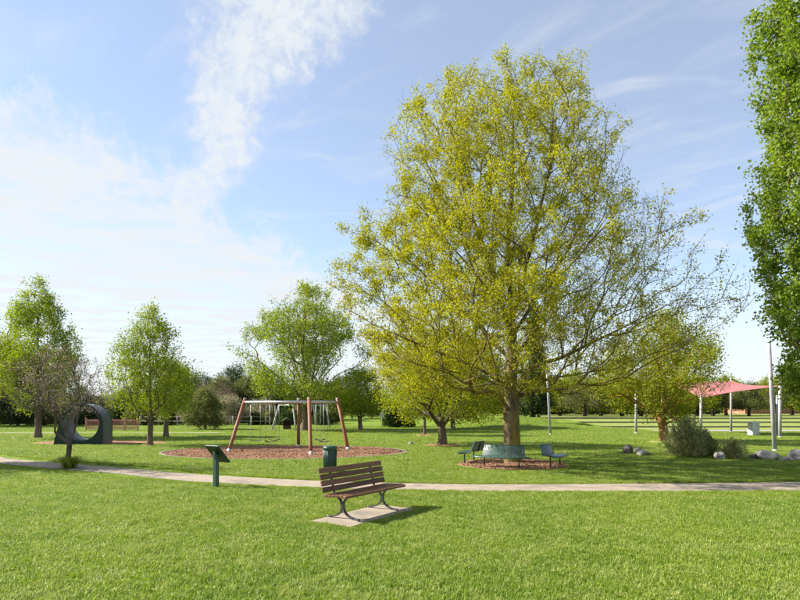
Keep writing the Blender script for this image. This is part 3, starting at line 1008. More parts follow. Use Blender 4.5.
swingT = make_tree(env_sym(2.4, 12.2, 5.2, 'oval'), 2.4, 12.2, [(0, 0, -0.1), (0.1, 0, 2.0), (0, 0, 4.0), (-0.2, 0, 7.0), (0.1, 0, 10)], 0.32, 54, n_t=1500, leaves=34000, leaf=0.15, spread=0.20, lf='lf_spring', bf=0.22, k=0.5, lump_cut=-0.15, lump_sc=0.6, tip_r=0.011, twig=0.5,
    limbs=[[(0, 0, 2.4), (-1.5, -0.5, 4.0), (-3.2, -0.8, 5.4)], [(0, 0, 2.6), (1.4, 0.4, 4.4), (3.0, 0.6, 6.2)], [(0, 0, 3.2), (-1.0, 0.8, 5.6), (-1.8, 1.2, 8.2)]])
tree_px('broad_tree', 305, 430.5, swingT, 'broad airy light green tree standing behind the swing frame')
roundT = make_tree(env_sym(1.1, 5.3, 2.5, 'round'), 1.1, 5.3, trunk_up(1.5), 0.17, 55, n_t=620, leaves=17000, leaf=0.12, spread=0.18, lf='lf_fresh', bf=0.25, k=0.6, lump_cut=-0.5, limbs=[[(0, 0, 0.9), (-0.7, 0, 2.2)], [(0, 0, 0.9), (0.7, 0.1, 2.2)], [(0, 0, 1.0), (-0.2, 0.6, 2.6)], [(0, 0, 1.0), (0.2, -0.6, 2.6)]])
tree_px('round_tree', 360, 430, roundT, 'dense round green tree with upswept limbs beyond the swing bed edging')
limeT = make_tree(env_sym(1.3, 6.4, 3.5, 'dome'), 1.3, 6.4, trunk_up(1.6), 0.20, 56, n_t=900, leaves=26000, leaf=0.105, spread=0.18, bark='bark', lf='lf_lime', bf=0.22, k=0.35, lump_cut=-0.4,
    limbs=[[(0, 0, 1.0), (-0.9, -0.2, 2.0), (-1.9, -0.3, 2.8)], [(0, 0, 1.0), (0.8, 0.1, 2.0), (1.8, 0.2, 2.9)], [(0, 0, 1.1), (-0.35, 0.5, 2.4), (-0.5, 1.0, 3.4)], [(0, 0, 1.1), (0.3, -0.4, 2.4), (0.4, -0.9, 3.4)]])
tree_px('spreading_tree', 442, 445.5, limeT, 'low spreading lime green tree with a short forking trunk in a bark ring')
thinT = make_tree(env_sym(1.2, 4.8, 1.7, 'oval'), 1.2, 4.8, trunk_up(4.0), 0.085, 57, n_t=350, leaves=8000, leaf=0.11, spread=0.15, lf='lf_lime', bf=0.2, k=0.7)
tree_px('young_tree', 424.5, 435.5, thinT, 'slender young lime tree in a small bark ring behind the spreading tree')
orangeT = make_tree(env_prof([1.2, 2.0, 3.2, 4.6, 6.0, 7.2], [1.6, 3.0, 3.8, 3.6, 2.6, 0.6], [1.0, 1.6, 2.2, 3.0, 2.4, 0.5], [1.5, 2.8, 3.5, 3.3, 2.4, 0.5]), 1.2, 7.2, [(0, 0, -0.1), (-0.1, 0, 0.8), (-0.35, 0, 1.9), (-0.3, 0, 3.2), (-0.2, 0, 5)], 0.23, 58, n_t=1100, leaves=38000, leaf=0.10, spread=0.16, bark='bark_orange', lf='lf_lime', bf=0.22, k=0.35, lump_cut=-0.3, tip_r=0.008,
    limbs=[[(-0.2, 0, 1.5), (0.4, -0.1, 2.1), (1.2, -0.2, 3.1)], [(-0.2, 0, 1.4), (-1.0, 0.1, 1.9), (-2.0, 0.1, 2.6)]])
tree_px('spreading_tree', 665, 442, orangeT, 'open spreading tree with a trunk coloured sunlit orange in front of the red shade sail')

# trees just out of the picture on the left whose shade falls on the lawn by the blossom tree
sideT = mapleA
plant('maple_tree', mapleC, 'rounded green tree shading the footpath near the blossom tree', 'tree', (-17.3, 19.4, 0), 1.0, 1.2)

# background planting: kinds shared by many trees
dark1 = make_tree(env_sym(0.6, 9.0, 3.4, 'oval'), 0.6, 9.0, trunk_up(7.5), 0.22, 61, n_t=500, leaves=15000, leaf=0.24, spread=0.35, bark='bark_dark', lf='lf_dark', k=0.4, lump_cut=-0.3, tip_r=0.012)
olive1 = make_tree(env_sym(0.7, 7.0, 3.2, 'dome'), 0.7, 7.0, trunk_up(4.5), 0.20, 62, n_t=450, leaves=13000, leaf=0.22, spread=0.32, lf='lf_olive', k=0.4, lump_cut=-0.3, tip_r=0.012)
bare1 = make_tree(env_sym(1.0, 7.5, 2.8, 'oval'), 1.0, 7.5, trunk_up(6.0), 0.18, 63, n_t=900, leaves=3500, leaf=0.14, spread=0.22, lf='lf_purple', k=0.6, lump_cut=-0.5, tip_r=0.012, twig=0.5, twig_n=3)
pale1 = make_tree(env_sym(0.5, 3.6, 2.2, 'dome'), 0.5, 3.6, trunk_up(2.2), 0.12, 64, n_t=300, leaves=7000, leaf=0.17, spread=0.25, lf='lf_pale', k=0.4, lump_cut=-0.4, tip_r=0.01)
orch1 = make_tree(env_sym(1.2, 5.6, 3.1, 'dome'), 1.2, 5.6, trunk_up(1.8), 0.22, 65, n_t=500, leaves=13000, leaf=0.19, spread=0.28, bark='bark_dark', lf='lf_lime', k=0.4, lump_cut=-0.35, tip_r=0.012, limbs=[[(0, 0, 1.0), (-0.8, 0, 2.2)], [(0, 0, 1.0), (0.8, 0.2, 2.3)]])
orch2 = make_tree(env_sym(1.2, 5.2, 2.9, 'dome'), 1.2, 5.2, trunk_up(1.8), 0.22, 66, n_t=450, leaves=11000, leaf=0.19, spread=0.28, bark='bark_dark', lf='lf_olive', k=0.4, lump_cut=-0.3, tip_r=0.012, limbs=[[(0, 0, 1.0), (-0.8, 0.2, 2.2)], [(0, 0, 1.0), (0.9, 0, 2.2)]])
conif1 = make_tree(env_sym(0.4, 13.5, 2.4, 'cone'), 0.4, 13.5, trunk_up(13.0), 0.24, 67, n_t=700, leaves=20000, leaf=0.26, spread=0.28, bark='bark_dark', lf='lf_dark', bf=0.1, k=-0.1, wpen=0.5, lump_cut=-0.35, tip_r=0.012, droop=0.4)
green1 = make_tree(env_sym(1.0, 8.0, 3.3, 'round'), 1.0, 8.0, trunk_up(5.5), 0.22, 68, n_t=500, leaves=15000, leaf=0.21, spread=0.3, bark='bark', lf='lf_fresh', k=0.5, lump_cut=-0.3, tip_r=0.012)
first = {}
def bg(kind, name, px_, d, h_scale, label, group, seed):
    rnd = random.Random(seed)
    meshes = {'dark': dark1, 'olive': olive1, 'bare': bare1, 'pale': pale1, 'orch1': orch1, 'orch2': orch2, 'conif': conif1, 'green': green1}[kind]
    x = (px_ - 400) / FPX * d
    loc = (x, d, gzs(x, d) - 0.03)
    rz = rnd.uniform(0, 6.28)
    s = h_scale
    sc3 = (s * rnd.uniform(0.9, 1.12), s * rnd.uniform(0.9, 1.12), s)
    if kind not in first:
        first[kind] = plant(name, meshes, label, 'tree', loc, rz, sc3, group)
        return first[kind]
    o = copy_tree(first[kind], loc, rz, sc3, label)
    o.name = name
    if group: o['group'] = group
    return o

Lw = {'dark': 'dark evergreen tree of the woodland behind the swing lawn', 'olive': 'olive green tree of the woodland edge behind the swing lawn', 'bare': 'bare brownish tree of the woodland behind the swing lawn', 'green': 'fresh green tree of the woodland behind the swing lawn', 'pale': 'low pale blossoming tree along the woodland edge'}
Gw = {k: v + ' group' for k, v in Lw.items()}
wood = [('dark', 186, 84, 0.86), ('dark', 205, 92, 0.80), ('olive', 222, 82, 0.88), ('dark', 236, 88, 0.95), ('olive', 252, 84, 0.95), ('dark', 268, 92, 0.85), ('bare', 205, 74, 0.72), ('bare', 222, 78, 0.7), ('olive', 285, 86, 0.8),
        ('dark', 300, 90, 0.80), ('olive', 316, 94, 0.85), ('dark', 334, 98, 0.72), ('pale', 228, 66, 0.9), ('pale', 262, 68, 0.8), ('pale', 190, 64, 0.7), ('dark', 250, 74, 0.34), ('dark', 270, 78, 0.42),
        ('olive', 120, 82, 0.6), ('dark', 132, 90, 0.66), ('olive', 170, 88, 0.72), ('dark', 152, 84, 0.55), ('olive', 100, 96, 0.55), ('dark', 80, 92, 0.62),
        ('bare', 12, 66, 1.30), ('dark', -8, 62, 1.05), ('dark', 18, 60, 0.55), ('bare', -22, 58, 1.1), ('olive', 55, 90, 0.75), ('dark', 36, 84, 0.85), ('dark', 4, 78, 1.0),
        ('green', 352, 104, 0.75), ('olive', 372, 108, 0.7), ('green', 396, 112, 0.72), ('olive', 416, 104, 0.72), ('green', 438, 110, 0.8), ('dark', 336, 84, 0.5), ('green', 470, 108, 0.8), ('olive', 498, 112, 0.85), ('green', 455, 92, 0.62), ('dark', 482, 96, 0.7)]
nm = {'dark': 'evergreen_tree', 'olive': 'olive_green_tree', 'bare': 'bare_tree', 'green': 'woodland_tree', 'pale': 'pale_tree'}
Lb = {'dark': 'dark evergreen tree in the far belt of trees behind the lawn', 'olive': 'olive green tree in the far belt of trees behind the lawn', 'bare': 'leafless brownish tree in the far belt of trees behind the lawn', 'green': 'fresh green tree in the far belt of trees behind the lawn', 'pale': 'low pale blossoming tree in front of the far belt of trees'}
for i, (kd, px_, d, s) in enumerate(wood):
    bg(kd, nm[kd], px_, d, s, Lb[kd], Lb[kd].split(' in ')[0] + 's of the far belt', 100 + i)
bg('conif', 'conifer_tree', 533, 72, 1.0, 'dark narrow conifer seen beside the great trunk, behind the mound', None, 3)
orch = [('orch1', 560, 84, 0.95), ('orch2', 585, 80, 0.98), ('orch1', 601, 88, 1.0), ('orch1', 622, 82, 0.95), ('orch2', 641, 84, 0.95), ('orch2', 660, 90, 1.0), ('orch1', 678, 84, 0.95), ('orch1', 697, 82, 0.95), ('orch2', 713, 86, 1.0), ('orch1', 726, 92, 1.1), ('orch2', 749, 82, 0.92), ('orch1', 772, 94, 1.1), ('orch2', 792, 90, 1.05), ('orch1', 815, 86, 1.0), ('orch2', 545, 92, 1.05), ('orch1', 521, 96, 1.0)]
Lo = {'orch1': 'low lime green tree in the row along the far field', 'orch2': 'low olive tree in the row along the far field'}
for i, (kd, px_, d, s) in enumerate(orch):
    bg(kd, 'row_tree', px_, d, s, Lo[kd], Lo[kd].split(' in ')[0] + 's along the far field', 300 + i)
for i, (kd, px_, d, s, lb) in enumerate([('olive', 205, 51, 0.52, 'small olive tree standing alone on the lawn before the woodland'), ('green', 453, 51, 0.85, 'green tree with a dark trunk behind the bark ring of the spreading tree'), ('green', 467, 66, 0.8, 'green forked tree at the foot of the mound'), ('olive', 620, 130, 1.2, 'larger olive tree behind the row along the field'), ('green', 575, 140, 1.3, 'larger green tree behind the row along the field'), ('dark', 790, 150, 1.0, 'dark evergreen beside the far brick house'), ('olive', 700, 140, 1.2, 'spreading olive tree far behind the red shade sail')]):
    bg(kd, 'lawn_tree' if d < 70 else 'field_tree', px_, d, s, lb, None, 400 + i)['group'] = 'single trees on lawn and field'

# ------------------------------------------------------------------ grass (uncountable: one object, instanced tufts)
def blade_patch(name, seed, rad, n, hmin, hmax, wdt):
    rng = np.random.default_rng(seed)
    rr = rad * np.sqrt(rng.uniform(0, 1, n)); ph = rng.uniform(0, 6.283, n)
    base = np.stack([rr * np.cos(ph), rr * np.sin(ph), np.full(n, -0.004)], 1)
    cl = np.sin(base[:, 0] * 31 + seed) * np.sin(base[:, 1] * 27 + seed * 2)
    h = rng.uniform(hmin, hmax, n) * (1 + 0.25 * cl)
    az = rng.uniform(0, 6.283, n)
    lean = rng.uniform(0.15, 1.0, n)
    dr = np.stack([np.cos(az), np.sin(az), np.zeros(n)], 1)
    sd = np.stack([-np.sin(az), np.cos(az), np.zeros(n)], 1)
    tw = rng.uniform(-0.7, 0.7, n)[:, None]
    sd = sd * np.cos(tw) + dr * np.sin(tw)
    wv = (wdt * rng.uniform(0.7, 1.3, n))[:, None]
    mid = base + dr * (h * lean * 0.35)[:, None] + np.array([0, 0, 1]) * (h * 0.62)[:, None]
    tip = base + dr * (h * lean * 0.95)[:, None] + np.array([0, 0, 1]) * (h * (1.0 - 0.28 * lean))[:, None]
    V = np.stack([base - sd * wv, base + sd * wv, mid - sd * wv * 0.8, mid + sd * wv * 0.8, tip], 1).reshape(-1, 3)
    b = np.arange(n)[:, None] * 5
    F4 = b + np.array([0, 1, 3, 2]); F3 = b + np.array([2, 3, 4])
    var = np.repeat(rng.uniform(0, 1, n), 5)
    me = big_mesh(name, V, [F4, F3], {'var': var}, smooth=True)
    me.materials.append(M['blade'])
    return bpy.data.objects.new(name, me)       # template only, used by the grass object's nodes

patches = [blade_patch('tuft_a', 1, 0.19, 330, 0.030, 0.062, 0.0034), blade_patch('tuft_b', 2, 0.19, 300, 0.026, 0.056, 0.0038), blade_patch('tuft_c', 3, 0.19, 340, 0.032, 0.070, 0.0032)]

def dist_to_path(x, y):
    p = np.stack([x, y], -1)
    a, b = path_mid[:-1], path_mid[1:]
    best = np.full(len(x), 1e9)
    for i in range(len(a)):
        ab = b[i] - a[i]
        t = np.clip(((p - a[i]) @ ab) / (ab @ ab), 0, 1)
        q = a[i] + t[:, None] * ab
        hw = path_hw[i] * (1 - t) + path_hw[i + 1] * t
        # half width measured across, not along the slant of the paired edges
        best = np.minimum(best, np.linalg.norm(p - q, axis=1) - hw * 0.93)
    return best

def free_of_beds(x, y, mar):
    ok = dist_to_path(x, y) > mar
    for (c, rx, ry) in beds:
        q = np.hypot((x - c[0]) / (rx + mar), (y - c[1]) / (ry + mar))
        ok &= q > 1
    # bench slab
    dx, dy = x - SLABC.x, y - SLABC.y
    u = dx * BU.x + dy * BU.y
    v = -dx * BU.y + dy * BU.x
    ok &= ~((np.abs(u) < 0.98 + mar) & (np.abs(v) < 0.43 + mar))
    # paved strip, treads, far path
    ok &= ~((x > 20.8) & (y > 46.5)); ok &= ~((x > 15) & (y > T0 - 0.5))
    ok &= ~((x < -13) & (y > 43.2) & (y < 47.2))
    return ok

rng = np.random.default_rng(7)
pts, scl = [], []
for (d0, d1, sp, s) in [(3.2, 14.0, 0.21, 1.0), (14.0, 17.5, 0.21, 1.0), (17.5, 30.0, 0.33, 1.6), (30.0, 62.0, 0.72, 3.2)]:
    yy = np.arange(d0, d1, sp)
    xm = d1 * 0.72 + 2.5
    xx = np.arange(-xm, xm, sp)
    X, Y = np.meshgrid(xx, yy)
    X = X.ravel() + rng.uniform(-0.4, 0.4, X.size) * sp
    Y = Y.ravel() + rng.uniform(-0.4, 0.4, Y.size) * sp
    keep = np.abs(X) < Y * 0.72 + 2.5
    X, Y = X[keep], Y[keep]
    keep = free_of_beds(X, Y, 0.15 * s)
    X, Y = X[keep], Y[keep]
    pts.append(np.stack([X, Y, gz(X, Y)], 1)); scl.append(np.full(len(X), s) * rng.uniform(0.9, 1.15, len(X)))
# finer tufts that close up the gap along the path, slab and beds
sp = 0.085
for (lo_, hi_, y0, y1) in [(0.02, 0.17, 12.6, 24.0)]:
    yy = np.arange(y0, y1, sp); xx = np.arange(-17, 15, sp)
    X, Y = np.meshgrid(xx, yy); X = X.ravel() + rng.uniform(-0.4, 0.4, X.size) * sp; Y = Y.ravel() + rng.uniform(-0.4, 0.4, Y.size) * sp
    k_ = free_of_beds(X, Y, lo_) & ~free_of_beds(X, Y, hi_ + 0.08)
    X, Y = X[k_], Y[k_]
    pts.append(np.stack([X, Y, gz(X, Y)], 1)); scl.append(np.full(len(X), 0.38))
yy = np.arange(8.4, 12.4, sp); xx = np.arange(-2.6, 1.4, sp)
X, Y = np.meshgrid(xx, yy); X = X.ravel() + rng.uniform(-0.4, 0.4, X.size) * sp; Y = Y.ravel() + rng.uniform(-0.4, 0.4, Y.size) * sp
k_ = free_of_beds(X, Y, 0.02) & ~free_of_beds(X, Y, 0.25)
pts.append(np.stack([X[k_], Y[k_], gz(X[k_], Y[k_])], 1)); scl.append(np.full(int(k_.sum()), 0.38))
pts = np.concatenate(pts); scl = np.concatenate(scl)
gme = bpy.data.meshes.new('grass')
gme.vertices.add(len(pts))
gme.vertices.foreach_set('co', pts.astype(np.float32).ravel())
a_ = gme.attributes.new('tscale', 'FLOAT_VECTOR', 'POINT')
zsc = np.where(scl < 0.5, rng.uniform(0.8, 1.1, len(scl)), np.clip(scl, 0.9, 1.6) ** 0.5 * rng.uniform(0.8, 1.2, len(scl)))
a_.data.foreach_set('vector', np.stack([scl, scl, zsc], 1).astype(np.float32).ravel())
grass = bpy.data.objects.new('grass', gme)
C.objects.link(grass)
tag(grass, 'short mown green grass covering the lawn on both sides of the footpath', 'grass', kind='stuff')
ng = bpy.data.node_groups.new('grass_scatter', 'GeometryNodeTree')
ng.interface.new_socket('Geometry', in_out='INPUT', socket_type='NodeSocketGeometry')
ng.interface.new_socket('Geometry', in_out='OUTPUT', socket_type='NodeSocketGeometry')
gi = ng.nodes.new('NodeGroupInput'); go = ng.nodes.new('NodeGroupOutput')
m2p = ng.nodes.new('GeometryNodeMeshToPoints')
iop = ng.nodes.new('GeometryNodeInstanceOnPoints')
jn = ng.nodes.new('GeometryNodeJoinGeometry')
for po in patches:
    oi = ng.nodes.new('GeometryNodeObjectInfo')
    oi.inputs['Object'].default_value = po
    oi.inputs['As Instance'].default_value = True
    ng.links.new(oi.outputs['Geometry'], jn.inputs[0])
ng.links.new(gi.outputs[0], m2p.inputs[0])
ng.links.new(m2p.outputs[0], iop.inputs['Points'])
ng.links.new(jn.outputs[0], iop.inputs['Instance'])
iop.inputs['Pick Instance'].default_value = True
ri = ng.nodes.new('FunctionNodeRandomValue'); ri.data_type = 'INT'
for s_ in ri.inputs:
    if s_.type == 'INT' and s_.name == 'Max': s_.default_value = 2
    if s_.type == 'INT' and s_.name == 'Min': s_.default_value = 0
ng.links.new([o for o in ri.outputs if o.type == 'INT'][0], iop.inputs['Instance Index'])
rv = ng.nodes.new('FunctionNodeRandomValue'); rv.data_type = 'FLOAT_VECTOR'
vi = [s_ for s_ in rv.inputs if s_.type == 'VECTOR']
vi[0].default_value = (0, 0, 0); vi[1].default_value = (0, 0, 6.283)
ng.links.new([o for o in rv.outputs if o.type == 'VECTOR'][0], iop.inputs['Rotation'])
na = ng.nodes.new('GeometryNodeInputNamedAttribute'); na.data_type = 'FLOAT_VECTOR'
na.inputs['Name'].default_value = 'tscale'
ng.links.new([o for o in na.outputs if o.type == 'VECTOR'][0], iop.inputs['Scale'])
ng.links.new(iop.outputs[0], go.inputs[0])
md = grass.modifiers.new('scatter', 'NODES')
md.node_group = ng

# loose bark chips lying on the two near beds (uncountable)
def chips(name, label, areas, seed):
    rng = np.random.default_rng(seed)
    Vs, Fs, n0 = [], [], 0
    for (c, rx, ry, n, z) in areas:
        ph = rng.uniform(0, 6.283, n); q = np.sqrt(rng.uniform(0, 1, n)) * 0.98
        x = c[0] + rx * q * np.cos(ph); y = c[1] + ry * q * np.sin(ph)
        az = rng.uniform(0, 6.283, n); l = rng.uniform(0.012, 0.045, n); wd = l * rng.uniform(0.3, 0.5, n)
        tl = rng.normal(0, 0.35, n)
        d = np.stack([np.cos(az) * np.cos(tl), np.sin(az) * np.cos(tl), np.sin(tl)], 1) * l[:, None]
        s = np.stack([-np.sin(az), np.cos(az), rng.normal(0, 0.4, n)], 1) * wd[:, None]
        ce = np.stack([x, y, np.full(n, z) + rng.uniform(-0.005, 0.018, n)], 1)
        top = np.array([0, 0, 0.012])
        V = np.stack([ce - d - s, ce + d - s * 0.6, ce + d + s * 0.6, ce - d + s, ce + top], 1).reshape(-1, 3)
        b = n0 + np.arange(n)[:, None] * 5
        Fs += [b + np.array([0, 1, 4]), b + np.array([1, 2, 4]), b + np.array([2, 3, 4]), b + np.array([3, 0, 4])]
        Vs.append(V); n0 += len(V)
    o = link(name, big_mesh(name, np.concatenate(Vs), [np.concatenate(Fs)]), M['chip'])
    tag(o, label, 'bark chips', kind='stuff')
chips('bark_chips', 'loose bark chips scattered over the swing bed', [(SWC, SWR[0], SWR[1], 22000, 0.03)], 1)
chips('bark_chips', 'loose bark chips scattered around the great trunk', [(BEDC, 1.76, 1.76, 9000, 0.05)], 2)

# ------------------------------------------------------------------ timber bench
bench = thing('park_bench', 'brown timber slatted bench on curved iron legs, on a concrete slab', 'bench', (BENCH.x, BENCH.y, 0.025), BROT)
rnd = random.Random(5)
# local x along the bench, -y the way it faces
for k in range(6):                              # seat
    y = -0.34 + k * 0.082
    mb = MB()
    zz = 0.432 - 0.004 * k + (0.0 if k else -0.010)
    mb.box((rnd.uniform(-0.004, 0.004), y, zz), (1.80, 0.070, 0.040), 0.006, Matrix.Rotation(R(-1.5) if k else R(12), 3, 'X'))
    mb.build('seat_slat', M['wood'], bench)
for k in range(4):                              # back
    z = 0.505 + k * 0.104
    y = 0.115 + k * 0.030
    mb = MB()
    mb.box((rnd.uniform(-0.004, 0.004), y, z), (1.80, 0.036, 0.090), 0.006, Matrix.Rotation(R(-16), 3, 'X'))
    mb.build('back_slat', M['wood'], bench)

def flat_bar(mb, pts, wx, th):
    """flat bar bent in the y-z plane: wx wide along x, th thick"""
    sect = []
    P = [Vector((0, *p)) for p in pts]
    for i, p in enumerate(P):
        d = (P[min(i + 1, len(P) - 1)] - P[max(i - 1, 0)]).normalized()
        nrm = Vector((0, -d.z, d.y))
        sect.append([(-wx / 2, *(p - nrm * th / 2)[1:]), (wx / 2, *(p - nrm * th / 2)[1:]), (wx / 2, *(p + nrm * th / 2)[1:]), (-wx / 2, *(p + nrm * th / 2)[1:])])
    mb.strip(sect, None)

def bez(p0, p1, p2, n=12):
    return [((1 - t) ** 2 * p0[0] + 2 * t * (1 - t) * p1[0] + t * t * p2[0], (1 - t) ** 2 * p0[1] + 2 * t * (1 - t) * p1[1] + t * t * p2[1]) for t in [i / n for i in range(n + 1)]]
for sx in (-0.58, 0.58):
    mb = MB()
    flat_bar(mb, bez((-0.33, 0.415), (-0.055, 0.36), (-0.075, 0.20), 10)[:-1] + bez((-0.075, 0.20), (-0.09, 0.03), (-0.36, 0.016), 10), 0.05, 0.022)
    flat_bar(mb, bez((0.10, 0.385), (-0.02, 0.34), (-0.048, 0.20), 10)[:-1] + bez((-0.048, 0.20), (-0.03, 0.03), (0.24, 0.016), 10), 0.05, 0.022)
    mb.box((0, -0.36, 0.010), (0.07, 0.09, 0.02), 0.004)
    mb.box((0, 0.24, 0.010), (0.07, 0.09, 0.02), 0.004)
    o = mb.build('leg', M['iron'], bench)
    o.location = (sx, 0, 0)
    for yb in (-0.385, 0.265):
        b = MB(); b.lathe([(0.013, 0.0), (0.013, 0.012), (0.0, 0.014)], 8, (0, yb, 0.018)); b.build('bolt', M['bolt'], o)
    mb = MB()
    flat_bar(mb, [(-0.36, 0.424), (0.06, 0.365)], 0.045, 0.02)
    flat_bar(mb, bez((0.06, 0.372), (0.12, 0.37), (0.150, 0.50), 8) + [(0.245, 0.83)], 0.045, 0.02)
    o2 = mb.build('back_bracket', M['iron'], bench)
    o2.location = (sx, 0, 0)

# ------------------------------------------------------------------ lectern sign (seen from behind)
sp_ = at(216, 487.5)
sign = thing('lectern_sign', 'dark green angled information sign on a single square post', 'sign', (sp_.x, sp_.y, 0), R(-32))
# local +y is the way its panel faces
mb = MB(); mb.box((0, 0, 0.40), (0.115, 0.10, 0.84), 0.008); mb.build('post', M['green_paint'], sign)
tilt = Matrix.Rotation(R(-48), 3, 'X')
mb = MB(); mb.box((0, 0.05, 0.80), (0.44, 0.54, 0.022), 0.004, tilt); pb = mb.build('panel_back', M['green_dark'], sign)
off = tilt @ Vector((0, 0, 0.0135))
mb = MB(); mb.box(Vector((0, 0.05, 0.80)) + off, (0.40, 0.50, 0.004), 0.0, tilt); mb.build('panel_face', M['panel'], sign)
mb = MB()
for q in ((-0.222, 0, 0.012, 0.56), (0.222, 0, 0.012, 0.56)):
    mb.box(Vector((0, 0.05, 0.80)) + tilt @ Vector((q[0], 0, 0.002)), (0.012, 0.56, 0.036), 0.003, tilt)
for q in (-0.272, 0.272):
    mb.box(Vector((0, 0.05, 0.80)) + tilt @ Vector((0, q, 0.002)), (0.43, 0.012, 0.034), 0.003, tilt)
mb.build('panel_frame', M['green_dark'], sign)
mb = MB(); mb.box((0, -0.06, 0.78), (0.09, 0.02, 0.14), 0.003); mb.build('bracket', M['green_dark'], sign)

# ------------------------------------------------------------------ litter bin
bin_ = thing('litter_bin', 'round green litter bin behind the timber bench, past the footpath', 'bin', ((330 - 400) / FPX * 17.2, 17.2, 0))
mb = MB(); mb.lathe([(0.0, 0.02), (0.175, 0.02), (0.18, 0.03), (0.195, 0.68), (0.190, 0.70), (0.0, 0.70)], 28); mb.build('body', M['green_paint'], bin_)
mb = MB(); mb.lathe([(0.198, 0.66), (0.212, 0.665), (0.214, 0.735), (0.20, 0.765), (0.12, 0.785), (0.0, 0.79)], 28); lid = mb.build('lid', M['green_paint'], bin_)
mb = MB(); mb.lathe([(0.0, 0.0), (0.16, 0.0), (0.165, 0.025), (0.0, 0.025)], 24); mb.build('base', M['green_dark'], bin_)
mb = MB()
for k in range(28):
    t = 2 * math.pi * k / 28
    mb.tube([(0.183 * math.cos(t), 0.183 * math.sin(t), 0.04), (0.199 * math.cos(t), 0.199 * math.sin(t), 0.655)], 0.007, 5)
tag(mb.build('ribs', M['green_paint'], bin_), kind='stuff')

# ------------------------------------------------------------------ curved strap benches around the great tree
def ring_bench(ang, half, label):
    t = thing('curved_bench', label, 'bench', (3.72, 19.35, 0.03), 0.0, 'green curved benches ringed around the great tree')
    # strap profile: (radius from the trunk, height), back leans to the trunk, seat looks outwards
    prof = [(1.26, 0.70), (1.285, 0.66), (1.33, 0.54), (1.365, 0.43), (1.40, 0.385), (1.48, 0.37), (1.65, 0.38), (1.76, 0.385), (1.80, 0.36), (1.80, 0.33)]
    a0, a1 = ang - half, ang + half
    def pol(r_, a, z): return Vector((r_ * math.cos(a), r_ * math.sin(a), z))
    n = 20
    mbk, mst = MB(), MB()
    for k in range(n):
        b0 = a0 + (a1 - a0) * (k + 0.10) / n
        b1 = a0 + (a1 - a0) * (k + 0.90) / n
        for mb_, pf_ in ((mbk, prof[:4]), (mst, prof[3:])):
            vs, fs = [], []
            for q, (r_, z) in enumerate(pf_):
                vs += [pol(r_, b0, z), pol(r_, b1, z), pol(r_ - 0.006, b1, z - 0.006), pol(r_ - 0.006, b0, z - 0.006)]
                if q:
                    o = (q - 1) * 4
                    for e in range(4):
                        fs.append((o + e, o + (e + 1) % 4, o + 4 + (e + 1) % 4, o + 4 + e))
            mb_.add(vs, fs)
    tag(mbk.build('back_straps', M['green_bench'], t), kind='stuff')
    tag(mst.build('seat_straps', M['green_bench'], t), kind='stuff')
    arc = lambda r_, z, n_=14: [pol(r_, a0 + (a1 - a0) * i / n_, z) for i in range(n_ + 1)]
    for nm_, r_, z in (('back_rail', 1.255, 0.705), ('seat_rail', 1.805, 0.345), ('seat_rail', 1.375, 0.39)):
        mb = MB(); mb.tube(arc(r_, z), 0.016, 8); mb.build(nm_, M['green_bench'], t)
    for f in (0.16, 0.84):
        a = a0 + (a1 - a0) * f
        mb = MB()
        mb.tube([pol(1.56, a, 0.0), pol(1.56, a, 0.36)], 0.024, 8)
        mb.tube([pol(1.36, a, 0.365), pol(1.80, a, 0.335)], 0.016, 6)
        mb.tube([pol(1.365, a, 0.365), pol(1.25, a, 0.70)], 0.014, 6)
        mb.lathe([(0.07, 0.0), (0.07, 0.012), (0.0, 0.012)], 12, pol(1.56, a, 0.0))
        mb.build('leg', M['green_dark'], t)
ring_bench(R(-113), R(30), 'green curved strap bench facing the footpath, in front of the great trunk')
ring_bench(R(-36), R(22), 'green curved strap bench on the shaded side of the great trunk')
ring_bench(R(156), R(30), 'green curved strap bench on the sunny swing side of the great trunk')

